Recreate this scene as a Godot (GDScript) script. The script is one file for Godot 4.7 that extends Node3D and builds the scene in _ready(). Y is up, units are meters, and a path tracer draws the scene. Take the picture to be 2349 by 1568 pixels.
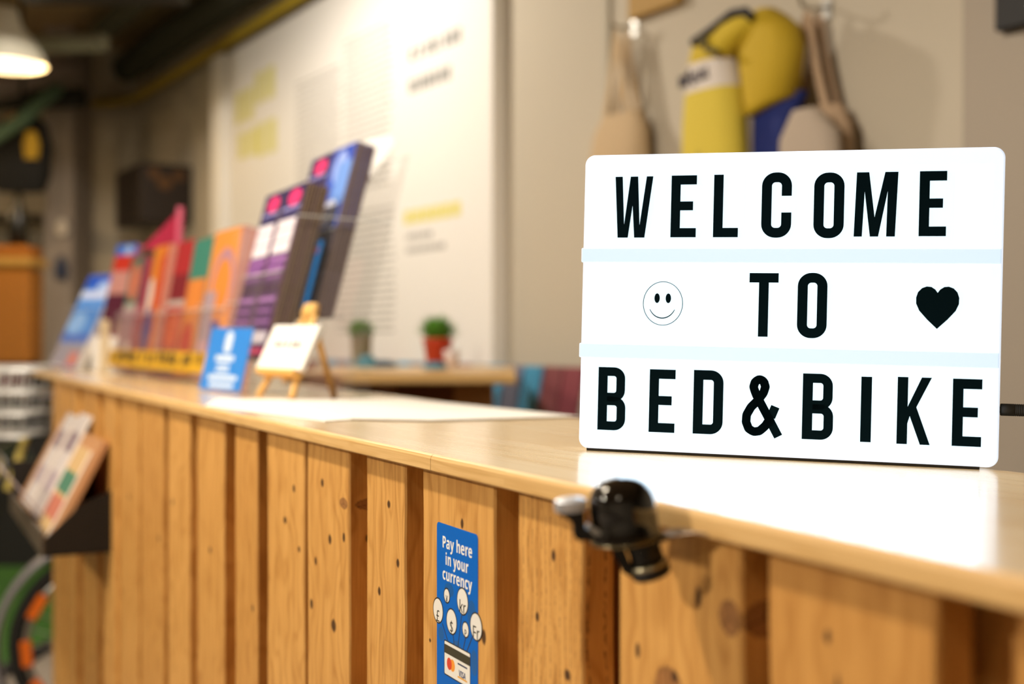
extends Node3D
# Reception counter of a bicycle hostel: light box, bell, leaflets; wall behind out of focus.

const F := 2800.0
const CX := 1174.5
const CY := 784.0
const EYE := 1.138
const SA := 0.45129
const CA := 0.89237
const SLOPE := 0.0310
const PLANE_H := 0.0676
const NEAR := 0.9659   # the board faces stand 8 mm behind the worktop edge

var M := {}
var used := {}
var K: Transform3D
var W: Transform3D
var rng := RandomNumberGenerator.new()

# ------------------------------------------------------------------ frames
func at(px: float, py: float, z: float) -> Vector3:
	return Vector3((px - CX) / F * z, EYE - (py - CY) / F * z, -z)

func top_y(t: float) -> float:
	return EYE - PLANE_H - SLOPE * t

func near_scale() -> Transform3D:
	return Transform3D(Basis.from_scale(Vector3.ONE * NEAR), Vector3(0, EYE * (1.0 - NEAR), 0))

func on_top(s: float, t: float, yaw := 0.0, up := 0.0) -> Transform3D:
	var b := K.basis * Basis(Vector3.RIGHT, -atan(SLOPE)) * Basis(Vector3.UP, yaw)
	return Transform3D(b, K * Vector3(s, top_y(t), -t) + b.y * up)

# ------------------------------------------------------------------ nodes
func numbered(called: String) -> String:
	var n: int = used.get(called, 0)
	used[called] = n + 1
	return called if n == 0 else "%s_%03d" % [called, n]

func tag(o: Node3D, label: String, category: String, group := "", kind := "") -> Node3D:
	if label: o.set_meta("label", label)
	if category: o.set_meta("category", category)
	if group: o.set_meta("group", group)
	if kind: o.set_meta("kind", kind)
	return o

func thing(called: String, label: String, category: String, xf := Transform3D(), group := "") -> Node3D:
	var o := Node3D.new()
	o.name = numbered(called)
	add_child(o)
	o.transform = xf
	tag(o, label, category, group)
	return o

func obj(called: String, st: SurfaceTool, m: Material, parent: Node3D = null, xf := Transform3D()) -> MeshInstance3D:
	st.generate_normals()
	var o := MeshInstance3D.new()
	o.name = numbered(called) if parent == null else called
	o.mesh = st.commit()
	o.material_override = m
	o.transform = xf
	(self if parent == null else parent).add_child(o, true)
	return o

func struct(called: String, st: SurfaceTool, m: Material, parent: Node3D = null) -> MeshInstance3D:
	var o := obj(called, st, m, parent)
	if parent == null: o.set_meta("kind", "structure")
	return o

func dup(o: Node3D, base: String, xf: Transform3D, label := "") -> Node3D:
	var c: Node3D = o.duplicate()
	c.name = numbered(base)
	add_child(c)
	c.transform = xf
	if label: c.set_meta("label", label)
	return c

# ------------------------------------------------------------------ shapes
func mk() -> SurfaceTool:
	var st := SurfaceTool.new()
	st.begin(Mesh.PRIMITIVE_TRIANGLES)
	st.set_smooth_group(-1)
	return st

func tri(st: SurfaceTool, a: Vector3, b: Vector3, c: Vector3) -> void:
	st.add_vertex(a); st.add_vertex(c); st.add_vertex(b)

func quad(st: SurfaceTool, a: Vector3, b: Vector3, c: Vector3, d: Vector3) -> void:
	tri(st, a, b, c); tri(st, a, c, d)   # counter-clockwise seen from outside

func quad_uv(st: SurfaceTool, p: Array, uv: Array) -> void:
	for i in [0, 2, 1, 0, 3, 2]:
		st.set_uv(uv[i]); st.add_vertex(p[i])

func face_out(st: SurfaceTool, p: Array, c: Vector3) -> void:
	var a: Vector3 = p[0]
	var b: Vector3 = p[1]
	var d: Vector3 = p[2]
	var mid := Vector3.ZERO
	for q in p: mid += q
	mid /= p.size()
	var flip := (b - a).cross(d - a).dot(mid - c) < 0.0
	for i in range(1, p.size() - 1):
		if flip: tri(st, p[0], p[i + 1], p[i])
		else: tri(st, p[0], p[i], p[i + 1])

func box(st: SurfaceTool, xf: Transform3D, size: Vector3, bev := 0.0) -> SurfaceTool:
	var hs := size * 0.5
	var c := xf.origin
	bev = minf(bev, minf(hs.x, minf(hs.y, hs.z)) * 0.9)
	if bev <= 0.0:
		for ax in 3:
			for sg in [-1.0, 1.0]:
				var p := []
				for q in [[-1, -1], [1, -1], [1, 1], [-1, 1]]:
					var v := Vector3.ZERO
					v[ax] = sg * hs[ax]
					v[(ax + 1) % 3] = q[0] * hs[(ax + 1) % 3]
					v[(ax + 2) % 3] = q[1] * hs[(ax + 2) % 3]
					p.append(xf * v)
				face_out(st, p, c)
		return st
	var vert := func(sx: float, sy: float, sz: float, keep: int) -> Vector3:
		var v := Vector3(sx * (hs.x - bev), sy * (hs.y - bev), sz * (hs.z - bev))
		v[keep] = [sx, sy, sz][keep] * hs[keep]
		return xf * v
	for ax in 3:
		for sg in [-1.0, 1.0]:
			var p := []
			for q in [[-1.0, -1.0], [1.0, -1.0], [1.0, 1.0], [-1.0, 1.0]]:
				var s3 := [0.0, 0.0, 0.0]
				s3[ax] = sg; s3[(ax + 1) % 3] = q[0]; s3[(ax + 2) % 3] = q[1]
				p.append(vert.call(s3[0], s3[1], s3[2], ax))
			face_out(st, p, c)
		for q in [[-1.0, -1.0], [1.0, -1.0], [1.0, 1.0], [-1.0, 1.0]]:
			var b1 := (ax + 1) % 3
			var b2 := (ax + 2) % 3
			var lo := [0.0, 0.0, 0.0]
			lo[ax] = -1.0; lo[b1] = q[0]; lo[b2] = q[1]
			var hi := lo.duplicate()
			hi[ax] = 1.0
			face_out(st, [vert.call(lo[0], lo[1], lo[2], b1), vert.call(hi[0], hi[1], hi[2], b1), vert.call(hi[0], hi[1], hi[2], b2), vert.call(lo[0], lo[1], lo[2], b2)], c)
	for sx in [-1.0, 1.0]:
		for sy in [-1.0, 1.0]:
			for sz in [-1.0, 1.0]:
				face_out(st, [vert.call(sx, sy, sz, 0), vert.call(sx, sy, sz, 1), vert.call(sx, sy, sz, 2)], c)
	return st

func boxc(st: SurfaceTool, c: Vector3, size: Vector3, bev := 0.0) -> SurfaceTool:
	return box(st, Transform3D(Basis(), c), size, bev)

func boxlh(st: SurfaceTool, lo: Vector3, hi: Vector3, bev := 0.0) -> SurfaceTool:
	return boxc(st, (lo + hi) * 0.5, (hi - lo).abs(), bev)

func lathe(st: SurfaceTool, prof: Array, seg := 32, xf := Transform3D()) -> SurfaceTool:
	# prof: Vector2(radius, y) from bottom to top, outside surface; smooth
	st.set_smooth_group(0)
	for i in prof.size() - 1:
		var a: Vector2 = prof[i]
		var b: Vector2 = prof[i + 1]
		for k in seg:
			var u := TAU * k / seg
			var w := TAU * (k + 1) / seg
			var p0 := xf * Vector3(a.x * cos(u), a.y, -a.x * sin(u))
			var p1 := xf * Vector3(a.x * cos(w), a.y, -a.x * sin(w))
			var p2 := xf * Vector3(b.x * cos(w), b.y, -b.x * sin(w))
			var p3 := xf * Vector3(b.x * cos(u), b.y, -b.x * sin(u))
			if a.x > 1e-6: tri(st, p0, p1, p2) if b.x > 1e-6 else tri(st, p0, p1, p3)
			if b.x > 1e-6: tri(st, p0, p2, p3)
	st.set_smooth_group(-1)
	return st

func tube(st: SurfaceTool, pts: Array, r: float, seg := 10, closed := false, ry := 0.0, side := Vector3.ZERO) -> SurfaceTool:
	# sweep of an ellipse r x ry (ry along "side" cross direction)
	if ry <= 0.0: ry = r
	st.set_smooth_group(0)
	var n := pts.size()
	var rings := []
	var nrm := Vector3.ZERO
	for i in n:
		var d: Vector3
		if closed: d = (pts[(i + 1) % n] - pts[(i + n - 1) % n]).normalized()
		else: d = (pts[mini(i + 1, n - 1)] - pts[maxi(i - 1, 0)]).normalized()
		if side != Vector3.ZERO: nrm = (side - d * side.dot(d)).normalized()
		elif nrm == Vector3.ZERO: nrm = d.cross(Vector3.UP if absf(d.y) < 0.9 else Vector3.RIGHT).normalized()
		else: nrm = (nrm - d * nrm.dot(d)).normalized()
		var bi := d.cross(nrm)
		var ring := []
		for k in seg:
			var a := TAU * k / seg
			ring.append(pts[i] + nrm * cos(a) * r + bi * sin(a) * ry)
		rings.append(ring)
	for i in (n if closed else n - 1):
		var j := (i + 1) % n
		for k in seg:
			var l := (k + 1) % seg
			quad(st, rings[i][k], rings[i][l], rings[j][l], rings[j][k])
	st.set_smooth_group(-1)
	if not closed:
		for k in range(1, seg - 1):
			tri(st, rings[0][0], rings[0][k + 1], rings[0][k])
			tri(st, rings[n - 1][0], rings[n - 1][k], rings[n - 1][k + 1])
	return st

func loft(st: SurfaceTool, rows: Array, seg := 16, xf := Transform3D()) -> SurfaceTool:
	# rows: [y, x_left, x_right, depth, z]  bottom to top; elliptical sections
	st.set_smooth_group(0)
	var rings := []
	for r in rows:
		var ring := []
		for k in seg:
			var a := TAU * k / seg
			var e := 0.6
			var cx := signf(cos(a)) * pow(absf(cos(a)), e)
			var sz := signf(sin(a)) * pow(absf(sin(a)), 0.9)
			ring.append(xf * Vector3((r[1] + r[2]) * 0.5 + (r[2] - r[1]) * 0.5 * cx, r[0], r[4] - r[3] * 0.5 * sz))
		rings.append(ring)
	for i in rows.size() - 1:
		for k in seg:
			var l := (k + 1) % seg
			quad(st, rings[i][k], rings[i][l], rings[i + 1][l], rings[i + 1][k])
	st.set_smooth_group(-1)
	for k in range(1, seg - 1):
		tri(st, rings[0][0], rings[0][k + 1], rings[0][k])
		var e2 := rings.size() - 1
		tri(st, rings[e2][0], rings[e2][k], rings[e2][k + 1])
	return st

func prism(st: SurfaceTool, poly: PackedVector2Array, z0: float, z1: float, xf := Transform3D()) -> SurfaceTool:
	# polygon in xy extruded z0..z1
	var p := poly
	if Geometry2D.is_polygon_clockwise(p):
		p = p.duplicate()
		p.reverse()
	var ix := Geometry2D.triangulate_polygon(p)
	for i in range(0, ix.size(), 3):
		var a := p[ix[i]]
		var b := p[ix[i + 1]]
		var c := p[ix[i + 2]]
		if (b - a).cross(c - a) < 0.0:
			var tmp := b
			b = c
			c = tmp
		tri(st, xf * Vector3(a.x, a.y, z1), xf * Vector3(b.x, b.y, z1), xf * Vector3(c.x, c.y, z1))
		tri(st, xf * Vector3(a.x, a.y, z0), xf * Vector3(c.x, c.y, z0), xf * Vector3(b.x, b.y, z0))
	for i in p.size():
		var a := p[i]
		var b := p[(i + 1) % p.size()]
		quad(st, xf * Vector3(a.x, a.y, z0), xf * Vector3(b.x, b.y, z0), xf * Vector3(b.x, b.y, z1), xf * Vector3(a.x, a.y, z1))
	return st

func ring2(st: SurfaceTool, outer: PackedVector2Array, inner: PackedVector2Array, z0: float, z1: float, closed := true, xf := Transform3D()) -> SurfaceTool:
	# band between two loops with equal counts (counter-clockwise)
	var n := outer.size()
	for i in (n if closed else n - 1):
		var j := (i + 1) % n
		var o0 := outer[i]
		var o1 := outer[j]
		var i0 := inner[i]
		var i1 := inner[j]
		quad(st, xf * Vector3(o0.x, o0.y, z1), xf * Vector3(o1.x, o1.y, z1), xf * Vector3(i1.x, i1.y, z1), xf * Vector3(i0.x, i0.y, z1))
		quad(st, xf * Vector3(i0.x, i0.y, z0), xf * Vector3(i1.x, i1.y, z0), xf * Vector3(o1.x, o1.y, z0), xf * Vector3(o0.x, o0.y, z0))
		quad(st, xf * Vector3(o0.x, o0.y, z0), xf * Vector3(o1.x, o1.y, z0), xf * Vector3(o1.x, o1.y, z1), xf * Vector3(o0.x, o0.y, z1))
		quad(st, xf * Vector3(i1.x, i1.y, z0), xf * Vector3(i0.x, i0.y, z0), xf * Vector3(i0.x, i0.y, z1), xf * Vector3(i1.x, i1.y, z1))
	if not closed:
		for e in [0, n - 1]:
			face_out(st, [xf * Vector3(outer[e].x, outer[e].y, z0), xf * Vector3(outer[e].x, outer[e].y, z1), xf * Vector3(inner[e].x, inner[e].y, z1), xf * Vector3(inner[e].x, inner[e].y, z0)], xf * Vector3(outer[n / 2].x, outer[n / 2].y, z0))
	return st

func rrect(x0: float, y0: float, x1: float, y1: float, r: float, n := 8) -> PackedVector2Array:
	var p := PackedVector2Array()
	var cs := [[x1 - r, y0 + r, -PI / 2], [x1 - r, y1 - r, 0.0], [x0 + r, y1 - r, PI / 2], [x0 + r, y0 + r, PI]]
	for c in cs:
		for i in n + 1:
			var a: float = c[2] + PI / 2 * i / n
			p.append(Vector2(c[0] + r * cos(a), c[1] + r * sin(a)))
	return p

func ellipse(cx: float, cy: float, rx: float, ry: float, n := 28) -> PackedVector2Array:
	var p := PackedVector2Array()
	for i in n: p.append(Vector2(cx + rx * cos(TAU * i / n), cy + ry * sin(TAU * i / n)))
	return p

func pv(a: Array) -> PackedVector2Array:
	var p := PackedVector2Array()
	for i in range(0, a.size(), 2): p.append(Vector2(a[i], a[i + 1]))
	return p

func text_mesh(parent: Node3D, called: String, s: String, height: float, width: float, at_xf: Transform3D, m: Material, bold := true, font_name := "Droid Sans") -> MeshInstance3D:
	# text with given capital height, squeezed to the given width (0 = natural), centred on the transform's origin
	var t := TextMesh.new()
	var sf := SystemFont.new()
	sf.font_names = PackedStringArray([font_name])
	sf.font_weight = 700 if bold else 400
	t.font = sf
	t.text = s
	t.font_size = 64
	t.pixel_size = 0.01
	t.depth = 0.02
	t.curve_step = 1.0
	var b := t.get_aabb()
	var sy := height / (0.714 * 64 * 0.01)
	var sx := sy if width <= 0.0 else width / maxf(b.size.x, 1e-4)
	var o := MeshInstance3D.new()
	o.name = called
	o.mesh = t
	o.material_override = m
	o.transform = at_xf * Transform3D(Basis.from_scale(Vector3(sx, sy, 0.006)), Vector3.ZERO)
	parent.add_child(o, true)
	return o

# ------------------------------------------------------------------ materials
func mat(hex: String, rough := 0.6, metal := 0.0, spec := 0.5) -> StandardMaterial3D:
	var m := StandardMaterial3D.new()
	m.albedo_color = Color(hex)
	m.roughness = rough
	m.metallic = metal
	m.metallic_specular = spec
	return m

func glow(hex: String, energy: float) -> StandardMaterial3D:
	var m := mat(hex, 0.5)
	m.emission_enabled = true
	m.emission = Color(hex)
	m.emission_energy_multiplier = energy
	return m

func clear(hex: String, alpha: float) -> StandardMaterial3D:
	var m := mat(hex, 0.06)
	m.albedo_color.a = alpha
	m.transparency = BaseMaterial3D.TRANSPARENCY_ALPHA
	return m

func noise_bytes(w: int, h: int, sd: int, fx: float, fy: float) -> PackedByteArray:
	# noise stretched along y: made small and enlarged
	var n := FastNoiseLite.new()
	n.seed = sd
	n.noise_type = FastNoiseLite.TYPE_SIMPLEX_SMOOTH
	n.fractal_octaves = 3
	n.frequency = 0.05
	var im := n.get_image(maxi(4, int(fx * 20.0)), maxi(4, int(fy * 20.0)))
	im.convert(Image.FORMAT_L8)
	im.resize(w, h, Image.INTERPOLATE_CUBIC)
	return im.get_data()

func wood(w: int, h: int, sd: int, light: Color, dark: Color, knots: Array, rings := 5.0, dashes := false) -> ImageTexture:
	# knots: [u, v, ru, rv]; big ones get rings, small ones are dark checks
	var fine := noise_bytes(w, h, sd, w / 5.0, 5.0)
	var mid := noise_bytes(w, h, sd + 7, 6.0, 2.0)
	var low := noise_bytes(w, h, sd + 13, 1.5, 2.0)
	var hatch := noise_bytes(w, h, sd + 21, w / 4.0, h / 12.0)
	var data := PackedByteArray()
	data.resize(w * h * 3)
	var kd := Color("3a2008")
	var kb := Color("8f5a33")
	var i := 0
	for y in h:
		var v := float(y) / h
		var near := []
		for k in knots:
			if absf(v - k[1]) < k[3] * 5.0: near.append(k)
		for x in w:
			var u := float(x) / w
			var warp := 0.0
			var big := 0.0
			var hole := 0.0
			var rim := 0.0
			var crack := 0.0
			for k in near:
				var du: float = (u - k[0]) / k[2]
				var dv: float = (v - k[1]) / k[3]
				var q := du * du + dv * dv + (fine[y * w + x] / 255.0 - 0.5) * 0.7
				if q < 20.0:
					warp += k[2] * 1.2 * signf(du) * exp(-q * 0.22)
					if q < 1.35:
						if k[2] > 0.07:
							big = maxf(big, clampf((1.2 - q) * 3.0, 0.0, 1.0))
							rim = maxf(rim, 1.0 - clampf(absf(q - 0.95) * 5.0, 0.0, 1.0))
							var ang := fposmod(atan2(dv, du) / (TAU / 3.0) + 0.3, 1.0) - 0.5
							if absf(ang) * sqrt(du * du + dv * dv) < 0.022 and q < 0.9: crack = 1.0
						else: hole = maxf(hole, clampf((1.0 - q) * 1.6, 0.0, 1.0))
			var j := y * w + x
			var ph := (u - warp) * rings + low[j] / 255.0 * 2.2
			var line := 0.5 + 0.5 * sin(ph * TAU)
			line = line * line * line
			var t := 0.30 * line + 0.42 * (fine[j] / 255.0 - 0.35) + 0.45 * (mid[j] / 255.0 - 0.4)
			var c := light.lerp(dark, clampf(t, 0.0, 1.0))
			if dashes:
				var dl := fposmod(u * 13.0 + low[j] / 255.0 * 0.4, 1.0)
				if dl < 0.13 and hatch[j] > 132: c = c.lerp(kd, 0.5)
			if big > 0.0: c = c.lerp(kb.lerp(kd, 0.35 * fine[j] / 255.0), big * 0.62).lerp(kd, rim * 0.4 + crack * 0.55)
			if hole > 0.0: c = c.lerp(kd, hole * 0.9)
			data[i] = int(clampf(c.r, 0, 1) * 255.0)
			data[i + 1] = int(clampf(c.g, 0, 1) * 255.0)
			data[i + 2] = int(clampf(c.b, 0, 1) * 255.0)
			i += 3
	return ImageTexture.create_from_image(Image.create_from_data(w, h, false, Image.FORMAT_RGB8, data))

func wood_mat(tex: Texture2D, rough := 0.5) -> StandardMaterial3D:
	var m := mat("ffffff", rough)
	m.albedo_texture = tex
	return m

func paint(w: int, h: int, bg: String, ops: Array) -> ImageTexture:
	# flat print: ["r", x0, y0, x1, y1, colour] and ["e", cx, cy, rx, ry, colour] in 0..1
	var im := Image.create(w, h, false, Image.FORMAT_RGB8)
	im.fill(Color(bg))
	for o in ops:
		var col := Color(o[5])
		if o[0] == "r":
			im.fill_rect(Rect2i(int(o[1] * w), int(o[2] * h), maxi(1, int((o[3] - o[1]) * w)), maxi(1, int((o[4] - o[2]) * h))), col)
		else:
			for y in range(maxi(0, int((o[2] - o[4]) * h)), mini(h, int((o[2] + o[4]) * h) + 1)):
				for x in range(maxi(0, int((o[1] - o[3]) * w)), mini(w, int((o[1] + o[3]) * w) + 1)):
					var du: float = (float(x) / w - o[1]) / o[3]
					var dv: float = (float(y) / h - o[2]) / o[4]
					if du * du + dv * dv <= 1.0: im.set_pixel(x, y, col)
	return ImageTexture.create_from_image(im)

func tex_mat(t: Texture2D, rough := 0.7) -> StandardMaterial3D:
	var m := mat("ffffff", rough, 0.0, 0.25)
	m.albedo_texture = t
	return m

# ------------------------------------------------------------------ build
func _ready() -> void:
	rng.seed = 7
	K = Transform3D(Basis(Vector3(SA, 0, CA), Vector3.UP, Vector3(-CA, 0, SA)), Vector3.ZERO)
	var th := deg_to_rad(32.372)
	W = Transform3D(Basis(Vector3(sin(th), 0, cos(th)), Vector3.UP, Vector3(-cos(th), 0, sin(th))), Vector3(cos(th), 0, -sin(th)) * 2.2)
	make_camera()
	make_lights()
	make_materials()
	make_room()
	make_counter()
	make_light_box()
	make_bell()
	make_sticker()
	make_paper()
	make_easel()
	make_sign()
	make_tall_rack()
	make_booklet_rack()
	make_end_holder()
	make_leaflet_shelf()
	make_back_table()
	make_boards()
	make_wall_hangings()
	make_ceiling_things()
	make_far_left()
	make_bicycle()

func make_camera() -> void:
	var c := Camera3D.new()
	c.name = "camera"
	add_child(c)
	c.position = Vector3(0, EYE, 0)
	c.near = 0.05
	c.far = 60.0
	var a := CameraAttributesPhysical.new()
	a.frustum_focal_length = 62.5
	a.exposure_aperture = 5.6
	a.frustum_focus_distance = 0.885
	a.frustum_near = 0.05
	a.frustum_far = 60.0
	c.attributes = a
	c.fov = rad_to_deg(2.0 * atan(784.0 / F))
	c.current = true
	var we := WorldEnvironment.new()
	we.name = "environment"
	var e := Environment.new()
	e.background_mode = Environment.BG_COLOR
	e.background_color = Color(0.02, 0.02, 0.02)
	e.tonemap_mode = Environment.TONE_MAPPER_LINEAR
	e.tonemap_exposure = 1.08
	e.sdfgi_enabled = true
	e.ssao_enabled = true
	e.ssil_enabled = true
	we.environment = e
	add_child(we)

func area(called: String, xf: Transform3D, size: Vector2, col: String, energy: float) -> void:
	var l := AreaLight3D.new()
	l.name = called
	l.area_size = size
	l.light_color = Color(col)
	l.light_energy = energy
	l.set("area_range", 20.0)
	l.shadow_enabled = true
	l.transform = xf
	add_child(l)

# pendant lamps: [place, energy, label]
var lamp_spots := []
func make_lights() -> void:
	lamp_spots = [
		[at(14, 150, 5.6), 0.45, "cream pendant lamp with a bright white underside near the ceiling at far left", "ffd9a0"],
		[W * Vector3(-4.15, 2.74, 1.2), 2.4, "pendant lamp hanging close to the white text panel", "fff4e6"],
		[Vector3(-2.7, 2.4, -0.1), 4.4, "pendant lamp hanging over the customers' side of the counter", "fff1de"],
		[Vector3(-2.9, 2.4, -2.0), 0.4, "pendant lamp hanging over the customers' side, further along the counter", "fff1de"],
		[Vector3(-0.6, 2.5, 1.2), 0.3, "pendant lamp hanging behind the photographer", "fff1de"],
		[Vector3(-0.95, 2.4, -1.15), 3.2, "pendant lamp hanging over the near end of the counter", "fff1de"],
		[Vector3(-4.4, 2.4, -6.2), 1.0, "added unseen pendant lamp brightening the far left of the room", "ffd9a0"],  # unseen lamp, added to brighten the far wall and pillar
	]

func make_materials() -> void:
	M.wall = mat("bdb4a2", 0.9)
	M.panel = mat("efece6", 0.85)
	M.floor = mat("968c80", 0.7)
	M.ceiling = mat("aa9068", 0.9)
	M.black = mat("0b0a0a", 0.45)
	M.black_gloss = mat("050507", 0.08)
	M.black_gloss.clearcoat_enabled = true
	M.black_gloss.clearcoat = 1.0
	M.black_gloss.clearcoat_roughness = 0.03
	M.chrome = mat("e8eaee", 0.22, 1.0)
	M.steel = mat("b8b6ae", 0.28, 1.0)
	M.white = mat("f2f1ee", 0.7)
	M.white_plastic = mat("f4f6fa", 0.35)
	M.acrylic = clear("ffffff", 0.015)
	M.acrylic.metallic_specular = 0.35
	M.acrylic_edge = mat("dfe4e4", 0.2)
	M.pine = mat("dcae62", 0.55)
	M.paper = mat("f3f1ea", 0.8)
	M.cap = mat("e2e6ee", 0.3, 0.35)
	M.letter = mat("03161f", 0.8, 0.0, 0.15)
	M.blue = mat("0a78c8", 0.35)
	M.teal = mat("2b7d6c", 0.5)
	M.yellow = mat("d9b420", 0.5)

# ------------------------------------------------------------------ room
func make_room() -> void:
	var st := mk()
	boxlh(st, Vector3(-6.5, -0.1, -11.0), Vector3(5.5, 0.0, 4.0))
	struct("floor", st, M.floor)
	st = mk()
	boxlh(st, Vector3(-6.5, 3.05, -11.0), Vector3(5.5, 3.2, 4.0))
	struct("ceiling", st, M.ceiling)
	st = mk()
	box(st, W * Transform3D(Basis(), Vector3(-2.0, 1.52, -0.1)), Vector3(12.1, 3.06, 0.2))
	struct("wall_right", st, M.wall)
	st = mk()
	boxlh(st, Vector3(-6.5, -0.05, -8.2), Vector3(-2.35, 3.1, -7.98))
	struct("wall_far", st, M.wall)
	st = mk()
	boxlh(st, Vector3(-6.4, -0.05, -8.2), Vector3(-6.2, 3.1, 3.8))
	struct("wall_left", st, M.wall)
	st = mk()
	boxlh(st, Vector3(-6.4, -0.05, 3.6), Vector3(5.4, 3.1, 3.8))
	struct("wall_back", st, M.wall)
	# white text panel proud of the wall: print is flat colour on its face
	var pn := thing("text_panel", "large white wall panel printed with yellow headings and grey columns of text", "wall panel", W)
	st = mk()
	boxlh(st, Vector3(-6.10, 0.25, 0.0), Vector3(-3.50, 2.63, 0.06), 0.004)
	obj("board", st, M.panel, pn)
	st = mk()
	boxlh(st, Vector3(-6.28, 0.0, 0.0), Vector3(-6.11, 2.63, 0.10), 0.01)
	obj("edge_post", st, M.panel, pn)
	var yh := mk()
	for q in [[-6.0, 1.10, 0.16], [-5.72, 1.16, 0.15], [-5.96, 0.92, 0.13], [-5.70, 0.90, 0.16]]:
		for k in 2:
			boxlh(yh, Vector3(q[0] + k * 0.14, EYE + q[1], 0.059), Vector3(q[0] + k * 0.14 + 0.11, EYE + q[1] + q[2], 0.0612))
	obj("yellow_heading", yh, mat("dfdb90", 0.8), pn).set_meta("kind", "stuff")
	var tx := mk()
	rng.seed = 31
	for col in [[-5.20, -4.72, 1.16, 0.50, 26], [-4.68, -4.24, 1.24, 0.62, 24], [-4.76, -4.22, 0.52, 0.04, 18]]:
		for r in int(col[4]):
			var y: float = EYE + lerpf(col[2], col[3], r / (col[4] - 1.0))
			var x: float = col[0]
			while x < col[1] - 0.02:
				var wd := rng.randf_range(0.012, 0.05)
				boxlh(tx, Vector3(x, y, 0.0595), Vector3(minf(x + wd, col[1]), y + 0.008, 0.0608))
				x += wd + 0.009
	var o := obj("small_print", tx, mat("8f8d8a", 0.8), pn)
	o.set_meta("kind", "stuff")
	tx = mk()
	for row in [[-4.10, -3.72, 1.055, 0.05], [-4.10, -3.76, 0.935, 0.05]]:
		var x: float = row[0]
		while x < row[1]:
			var wd := rng.randf_range(0.02, 0.045)
			boxlh(tx, Vector3(x, EYE + row[2], 0.0595), Vector3(x + wd, EYE + row[2] + row[3], 0.0608))
			x += wd + (0.03 if rng.randf() < 0.25 else 0.012)
	obj("dark_heading", tx, mat("8a8a88", 0.8), pn).set_meta("kind", "stuff")
	tx = mk()
	for k in 6:
		boxlh(tx, Vector3(-4.14 + k * 0.073, EYE + 0.445, 0.0595), Vector3(-4.14 + k * 0.073 + 0.06, EYE + 0.495, 0.0608))
	obj("yellow_line", tx, mat("e2d878", 0.8), pn).set_meta("kind", "stuff")
	tx = mk()
	for row in [[-4.12, -3.95, 0.385], [-4.12, -3.85, 0.335]]:
		var x: float = row[0]
		while x < row[1]:
			var wd := rng.randf_range(0.015, 0.035)
			boxlh(tx, Vector3(x, EYE + row[2], 0.0595), Vector3(x + wd, EYE + row[2] + 0.022, 0.0608))
			x += wd + 0.01
	obj("grey_line", tx, mat("a5a3a0", 0.8), pn).set_meta("kind", "stuff")
	# joints of the wall sheets to the right
	st = mk()
	boxlh(st, Vector3(-2.945, 0.0, 0.0), Vector3(-2.915, 2.9, 0.012), 0.003)
	obj("trim_1", st, mat("b5ae9c", 0.8), null, W).set_meta("kind", "structure")
	st = mk()
	boxlh(st, Vector3(-1.645, 0.0, 0.0), Vector3(-0.2, 3.0, 0.05), 0.004)
	obj("trim_2", st, mat("a3998b", 0.9), null, W).set_meta("kind", "structure")

# ------------------------------------------------------------------ counter
var slat_edges := [[-3.236, -3.0], [-2.967, -2.786], [-2.697, -2.481], [-2.409, -2.266], [-2.214, -2.038], [-2.011, -1.83], [-1.794, -1.654], [-1.604, -1.46], [-1.406, -1.31], [-1.27, -1.139], [-1.129, -1.009], [-0.966, -0.88], [-0.844, -0.721], [-0.687, -0.605], [-0.567, -0.459], [-0.44, -0.34], [-0.302, -0.2], [-0.16, -0.07], [-0.03, 0.09]]

func slat(s0: float, s1: float, t0: float, t1: float, yt: float, yb: float, wob: float, sd: int) -> SurfaceTool:
	var st := mk()
	var n := FastNoiseLite.new()
	n.seed = sd
	n.frequency = 1.0
	var ys := []
	for i in 13: ys.append(yt - 0.36 * i / 12.0)
	ys.append_array([yt - 0.6, yb])
	var ch := 0.0014
	var rings := []
	var us := [0.12, 0.0, 0.0, 1.0, 1.0, 0.88]
	for y in ys:
		var a: float = s0 + n.get_noise_2d(y * 5.0, 0.0) * wob
		var b: float = s1 + n.get_noise_2d(y * 5.0, 40.0) * wob
		rings.append([Vector3(a, y, -t1), Vector3(a, y, -t0 - ch), Vector3(a + ch, y, -t0), Vector3(b - ch, y, -t0), Vector3(b, y, -t0 - ch), Vector3(b, y, -t1)])
	for i in ys.size() - 1:
		var v0: float = (yt - ys[i]) / 0.32
		var v1: float = (yt - ys[i + 1]) / 0.32
		for k in 5:
			quad_uv(st, [rings[i + 1][k], rings[i + 1][k + 1], rings[i][k + 1], rings[i][k]], [Vector2(us[k], v1), Vector2(us[k + 1], v1), Vector2(us[k + 1], v0), Vector2(us[k], v0)])
		quad_uv(st, [rings[i + 1][5], rings[i + 1][0], rings[i][0], rings[i][5]], [Vector2(1, v1), Vector2(0, v1), Vector2(0, v0), Vector2(1, v0)])
	face_out(st, rings[0], Vector3((s0 + s1) / 2, yb, -(t0 + t1) / 2))
	face_out(st, rings[ys.size() - 1], Vector3((s0 + s1) / 2, yt, -(t0 + t1) / 2))
	return st

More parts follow.
